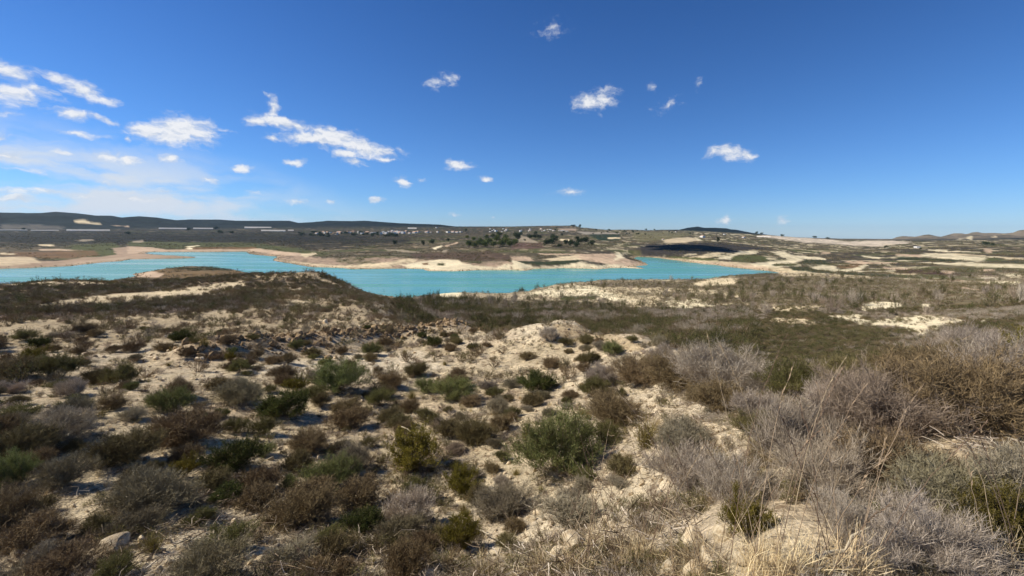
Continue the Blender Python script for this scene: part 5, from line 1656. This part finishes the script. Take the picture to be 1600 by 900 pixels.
for px, py, h_, w_, lab in singles:
    if h_: add_tree(px, py, h_ * 1.15, w_, 'd', lab, "single trees on the far plain", nm="round_tree")
for k, px in enumerate(sorted(rt.uniform(468, 622) for _ in range(44))):                                 # belt of trees before and around the village
    py = rt.uniform(364.5, 371)
    add_tree(px, py, rt.uniform(3, 5), rt.uniform(5, 9), 'd', f"{nth(k)} dark tree from the left in the belt along the front of the white village", "belt of trees in front of the village", nm="round_tree")
for k, px in enumerate(sorted(rt.uniform(830, 1060) for _ in range(26))):
    py = rt.uniform(357, 367)
    add_tree(px, py, rt.uniform(2, 3.5), rt.uniform(3, 6), 'd', f"{nth(k)} small dark tree from the left among the fields on the far ridge", "trees dotted over the far ridge", nm="round_tree")
# tamarisks and tall shrubs at the near shore
M_TAM = M_OLIVE
shore = [(26, 448, 10, 9), (14, 452, 6, 8), (38, 450, 5, 7), (78, 444, 5, 7), (100, 440, 6, 5), (126, 439, 5, 9), (146, 436, 4, 7), (170, 436, 4, 9),
         (571, 443, 7, 7), (578, 446, 8, 6), (592, 453, 11, 9), (600, 458, 7, 7), (617, 460, 5, 8), (632, 462, 6, 10), (645, 462, 8, 11), (669, 463, 8, 6), (655, 463, 6, 8),
         (484, 426, 6, 5), (935, 448, 9, 9), (946, 447, 9, 10), (957, 446, 7, 8), (968, 447, 8, 10), (980, 446, 7, 9), (990, 446, 7, 8), (1008, 446, 8, 10), (1020, 446, 6, 8), (1050, 445, 11, 7), (1042, 447, 6, 7), (1062, 447, 6, 8), (1073, 448, 5, 8),
         (1132, 437, 5, 4), (1160, 438, 5, 6), (1174, 437, 5, 5), (1190, 437, 4, 6), (1209, 436, 4, 6), (1232, 437, 5, 6), (1245, 437, 5, 8), (372, 424, 6, 14), (350, 420, 4, 16), (795, 468, 8, 10), (770, 470, 6, 9), (1000, 446, 6, 7)]
for k, (px, py, h_, w_) in enumerate(shore):
    x, y, z, r_ = hit(px, py, 60)
    k_ = math.sqrt(r_ ** 2 + (CAMZ - z) ** 2) * float(ray(px, py) @ ray(800, 450)) / F
    e = empty("shore_shrub", (x, y, z - .1), rt.uniform(0, 6.28))
    wh = ("at the far left shore" if px < 60 else "on the left shore edge" if px < 200 else "on the tongue of land in the water" if px < 390 else "on the hill crest above the water" if px < 500 else
          "on the hill flank above the water" if px < 640 else "at the hill foot by the water" if px < 700 else "at the valley head by the water" if px < 830 else "above the pale shore" if px < 985 else "above the pale shore" if px < 1090 else "by the right end of the water")
    tag(e, f"{'tall' if h_ > 7 else 'small'} dark green shrub {wh}, {nth(sorted(q[0] for q in shore).index(px))} from the left", "shrub", "tall shrubs along the near shore")
    mm = FAR['dark_green_shrub' if k % 3 else 'olive_shrub'][k % 2] if r_ > 150 else MID['dark_green_shrub'][k % 2]
    for me_, nn in zip(mm, ('stems', 'foliage')):
        c_ = bpy.data.objects.new(nn, me_); COL.objects.link(c_); c_.parent = e
    e.scale = (w_ * k_ * 1.1, w_ * k_ * 1.1, h_ * k_ * 1.5)

# ================================================================ BUILDINGS
def flat_mat(name, c, var=.1, rough=.8):
    m, t, b = new_mat(name, rough, .2)
    oi = t.new('ShaderNodeObjectInfo'); tcx = t.new('ShaderNodeTexCoord')
    nn = t.noise(tcx.outputs['Object'], 1.3, 4, .6)
    hs = t.new('ShaderNodeHueSaturation'); hs.inputs['Color'].default_value = rgba(lin(c))
    t.put(hs.inputs['Value'], t.math('ADD', t.math('MULTIPLY_ADD', oi.outputs['Random'], var * 2, 1 - var * 1.5), t.math('MULTIPLY', nn.outputs['Fac'], .1)))
    t.l.new(hs.outputs[0], b.inputs['Base Color'])
    return m


M_WHITE = flat_mat("white_render", (232, 228, 220)); M_CREAMW = flat_mat("ochre_render", (206, 176, 140)); M_ROOF = flat_mat("clay_tiles", (190, 156, 132), .15)
M_GLASSD = flat_mat("dark_window", (44, 48, 54), .1, .3); M_PLAST = flat_mat("greenhouse_plastic", (218, 208, 192), .06, .45); M_METAL = flat_mat("galvanised_steel", (150, 152, 154), .1, .5)


def boxes(name, bl, mat):
    V = []; Fc = []
    for x0, y0, z0, x1, y1, z1 in bl:
        b = len(V)
        V += [(x0, y0, z0), (x1, y0, z0), (x1, y1, z0), (x0, y1, z0), (x0, y0, z1), (x1, y0, z1), (x1, y1, z1), (x0, y1, z1)]
        Fc += [(b, b + 3, b + 2, b + 1), (b + 4, b + 5, b + 6, b + 7), (b, b + 1, b + 5, b + 4), (b + 1, b + 2, b + 6, b + 5), (b + 2, b + 3, b + 7, b + 6), (b + 3, b, b + 4, b + 7)]
    m = bpy.data.meshes.new(name); m.from_pydata(V, [], Fc); m.materials.append(mat); return m


def gable(name, x0, y0, x1, y1, z0, z1, mat, ov=.4):
    ym = (y0 + y1) / 2
    V = [(x0 - ov, y0 - ov, z0), (x1 + ov, y0 - ov, z0), (x1 + ov, y1 + ov, z0), (x0 - ov, y1 + ov, z0), (x0 - ov, ym, z1), (x1 + ov, ym, z1)]
    m = bpy.data.meshes.new(name); m.from_pydata(V, [], [(0, 1, 5, 4), (2, 3, 4, 5), (0, 4, 3), (1, 2, 5), (0, 3, 2, 1)]); m.materials.append(mat); return m


def house_parts(w_, d_, h_, gabled, wall):
    p = [("wall", boxes("wall", [(-w_ / 2, -d_ / 2, -1.5, w_ / 2, d_ / 2, h_)], wall))]
    if gabled: p.append(("roof", gable("roof", -w_ / 2, -d_ / 2, w_ / 2, d_ / 2, h_ + .003, h_ + d_ * .24, M_ROOF)))
    else: p.append(("roof", boxes("roof", [(-w_ / 2 - .15, -d_ / 2 - .15, h_ + .003, w_ / 2 + .15, d_ / 2 + .15, h_ + .45)], wall)))
    wn_ = boxes("window", [(-.6, -.06, -.7, .6, .06, .7)], M_GLASSD); dr = boxes("door", [(-.55, -.06, 0, .55, .06, 2.1)], M_GLASSD)
    for fl in range(max(1, int(h_ // 3))):
        for i in range(max(2, int(w_ // 3.2))):
            p.append(("window", wn_, (-w_ / 2 + 1.6 + i * 3.1, -d_ / 2 - .02, 1.6 + fl * 3.0)))
    p.append(("door", dr, (w_ * .5 - .9, -d_ / 2 - .03, 0)))
    return p


HP = [house_parts(14, 9, 3.4, True, M_WHITE), house_parts(12, 10, 6.4, False, M_WHITE), house_parts(20, 10, 6.2, True, M_WHITE), house_parts(16, 9, 3.6, False, M_WHITE), house_parts(15, 9, 6, True, M_CREAMW)]


def add_house(px, py, wpx, hp, lab, group, dist=None, nm="white_house", rz=None):
    x, y, z, r_ = hit(px, py, 60) if dist is None else (0, 0, 0, dist)
    if dist:
        d = ray(px, py); h_ = math.hypot(d[0], d[1]); x, y = d[0] / h_ * dist, d[1] / h_ * dist; z = float(gh(x, y)); r_ = dist
    k_ = r_ * float(ray(px, py) @ ray(800, 450)) / F
    e = empty(nm, (x, y, z), -math.atan2(x, y) + (rt.uniform(-1.15, -.7) if rz is None else rz))
    w0 = (14, 12, 20, 16, 15)[hp]; s_ = wpx * k_ / w0
    e.scale = (s_, s_, s_)
    tag(e, lab, "house", group)
    for pp in HP[hp]:
        o = bpy.data.objects.new(pp[0], pp[1]); COL.objects.link(o); o.parent = e
        if len(pp) > 2: o.location = pp[2]
    return e


# the village: two loose rows, denser towards its right-hand end
vill = []
for px in np.arange(496, 640, 4.1):
    vill.append((px + rt.uniform(-1.5, 1.5), 364.6 - max(0, px - 580) * .012 + rt.uniform(-1.2, 1.6), rt.uniform(3.4, 6.2)))
for px in (594, 600, 604, 608, 612, 616, 620, 625, 630, 607, 614, 622):
    vill.append((px, rt.uniform(361.5, 367), rt.uniform(4.5, 7)))
for px, wd_ in ((648, 7), (653, 6), (667, 6), (673, 3), (684, 5), (700, 7), (708, 6), (714, 5), (720, 5)):
    vill.append((px, 363.8 + rt.uniform(-.8, .6), wd_))
vill.sort(); zc = {}
for k, (px, py, wpx) in enumerate(vill):
    lab = ("small white house in the thin left end of the village" if px < 540 else "white house in the middle of the village" if px < 590 else "white house in the dense right end of the village" if px < 640 else "white building in the row right of the village")
    zc[lab] = zc.get(lab, 0) + 1
    lab = nth(zc[lab] - 1) + " " + lab.replace("in the", "from the left in the")
    add_house(px, py, wpx, rt.choice((0, 1, 2, 3, 1, 4) if px < 640 else (0, 2, 3)), lab, "white houses of the village beyond the water", nm="village_house")
add_house(1098, 371, 8, 2, "white house standing alone on the hillside below the cone hill", None)
add_house(1094, 370, 3, 0, "small white annex left of the white hillside house", None)
add_house(1433, 387.5, 9, 3, "pale ruined farmhouse alone on the right-hand plain", None, nm="farmhouse")
add_house(1056, 362.5, 3, 0, "tiny white house on the skyline left of the cone hill", None)
add_house(1132, 366.6, 4, 3, "white house under the right foot of the cone hill", None)
add_house(1162, 371.5, 5, 0, "small pale house right of the cone hill", None)
add_house(1036, 374.5, 4, 0, "small pale house on the fields left of the bare mound", None)
add_house(682, 356.5, 2.5, 1, "tiny white tower house on the skyline right of the village", None)
for k, px in enumerate(sorted(rt.choice((rt.uniform(800, 905), rt.uniform(765, 800), rt.uniform(860, 935))) for _ in range(30))):
    add_house(px, rt.uniform(358, 362.5), rt.uniform(2, 4.2), rt.choice((0, 1, 3)), f"{nth(k)} tiny pale house from the left on the ridge above the pine grove", "tiny houses on the far ridge", nm="village_house")


def greenhouse(px0, px1, py, hpx, lab, bays=6):
    """long tunnel greenhouse, its film roof in pitched bays; the near slope faces the water"""
    a = hit(px0, py, 500); b_ = hit(px1, py, 500)
    r_ = (a[3] + b_[3]) / 2
    d0 = ray(px0, py); d1 = ray(px1, py)
    A_ = np.array([d0[0], d0[1]]) / np.hypot(d0[0], d0[1]) * r_; B_ = np.array([d1[0], d1[1]]) / np.hypot(d1[0], d1[1]) * r_
    L = np.linalg.norm(B_ - A_); mid = (A_ + B_) / 2; z = min(float(gh(*A_)), float(gh(*mid)), float(gh(*B_)))
    top = max(float(gh(*A_)), float(gh(*mid)), float(gh(*B_)))
    hgt = .75 * hpx * r_ * float(ray((px0 + px1) / 2, py) @ ray(800, 450)) / F + (top - z)
    wl = hgt * .28; depth = (hgt - wl) * 2 / math.tan(math.radians(32))
    e = empty("greenhouse", (mid[0], mid[1], z), math.atan2(B_[1] - A_[1], B_[0] - A_[0])); tag(e, lab, "greenhouse", "plastic greenhouses on the plain")
    obw = bpy.data.objects.new("wall", boxes("wall", [(-L / 2, -depth / 2, -1, L / 2, depth / 2, wl)], M_PLAST)); COL.objects.link(obw); obw.parent = e
    w_ = L / bays
    m = gable("roof_bay", -w_ / 2 + .15, -depth / 2, w_ / 2 - .15, depth / 2, wl + .003, hgt, M_PLAST, .05)
    for k in range(bays):
        o = bpy.data.objects.new("roof_bay", m); COL.objects.link(o); o.parent = e; o.location = (-L / 2 + w_ * (k + .5), 0, 0)
    return e


greenhouse(0, 43, 360, 1.6, "white plastic greenhouse strip at the far left edge")
greenhouse(48, 92, 360.6, 1.6, "second long white greenhouse from the left edge")
greenhouse(104, 172, 360.8, 2.6, "longest white greenhouse at the foot of the left hills", 8)
greenhouse(248, 292, 358, 2.6, "long greenhouse left of the dark tree clump")
greenhouse(302, 333, 358, 2.6, "greenhouse right of the dark tree clump")
greenhouse(382, 424, 356.5, 2.0, "upper pale greenhouse left of the village")
greenhouse(408, 446, 361.6, 3.2, "wide lower greenhouse left of the village")
greenhouse(450, 459, 360.8, 2.2, "small white shed roof beside the wide lower greenhouse", 2)
greenhouse(637, 651, 357.5, 2.2, "white warehouse on the rise behind the village", 3)
greenhouse(1182, 1204, 370.5, 1.6, "long pale wall-like greenhouse on the skyline at right", 4)

# lattice mast on the ridge
x, y, z, r_ = hit(831, 358, 500); k_ = r_ / F
e = empty("radio_mast", (x, y, z)); tag(e, "thin radio mast on the skyline above the pine grove", "mast")
hm = 9 * k_
pm = boxes("pole", [(-.35, -.35, 0, .35, .35, hm)], M_METAL); o = obj("pole", pm, None, e)
bm_ = boxes("crossbar", [(-1.6, -.15, hm * .9, 1.6, .15, hm * .9 + .4)], M_METAL); o = obj("crossbar", bm_, None, e); o.location.y = -.51


# ================================================================ A PASSING CLOUD, high on the sunward side, shading the hillside right of the inlet
import bmesh
hx_, hy_, hz_, hr_ = hit(1075, 388, 500)
cbm = bmesh.new(); rc = random.Random(8)
for k in range(26):
    a = rc.uniform(0, 6.28); q = math.sqrt(rc.random())
    mt_ = Matrix.Translation((q * 58 * math.cos(a) + 18, q * 82 * math.sin(a), rc.uniform(0, 22) * (1 - q * .6))) @ Matrix.Diagonal((1, 1, .62, 1))
    bmesh.ops.create_icosphere(cbm, subdivisions=3, radius=rc.uniform(20, 38) * (1 - .3 * q), matrix=mt_)
cme = bpy.data.meshes.new("cloud"); cbm.to_mesh(cme); cbm.free()
for p in cme.polygons: p.use_smooth = True
cmat, _, cb = new_mat("cloud_white", 1.0, 0.0); cb.inputs['Base Color'].default_value = (.9, .9, .9, 1)
co = obj("cloud", cme, cmat)
CH = 760.0
co.location = (hx_ + SUN_DIR.x * CH / SUN_DIR.z, hy_ + SUN_DIR.y * CH / SUN_DIR.z, CH)
tag(co, "small white cumulus whose shade falls on the hillside right of the inlet", kind='stuff')

# ================================================================ HAZE
hb = boxes("haze", [(-9000, -9000, -90, 9000, 9000, 190)], None) if False else bpy.data.meshes.new("haze")
x0, y0, z0, x1, y1, z1 = -10800, -10800, -90, 10800, 10800, 230
hb.from_pydata([(x0, y0, z0), (x1, y0, z0), (x1, y1, z0), (x0, y1, z0), (x0, y0, z1), (x1, y0, z1), (x1, y1, z1), (x0, y1, z1)], [],
               [(0, 3, 2, 1), (4, 5, 6, 7), (0, 1, 5, 4), (1, 2, 6, 5), (2, 3, 7, 6), (3, 0, 4, 7)])
hm_ = bpy.data.materials.new("haze"); hm_.use_nodes = True
hm_.node_tree.nodes.clear()
pv = hm_.node_tree.nodes.new('ShaderNodeVolumePrincipled'); pv.inputs['Density'].default_value = HAZE_DENSITY; pv.inputs['Color'].default_value = (.48, .74, 1, 1)
pv.inputs['Anisotropy'].default_value = 0.2
oo = hm_.node_tree.nodes.new('ShaderNodeOutputMaterial'); hm_.node_tree.links.new(pv.outputs[0], oo.inputs['Volume'])
hb.materials.append(hm_)
ho = obj("haze", hb); tag(ho, "thin blue air over the plain", kind='stuff')
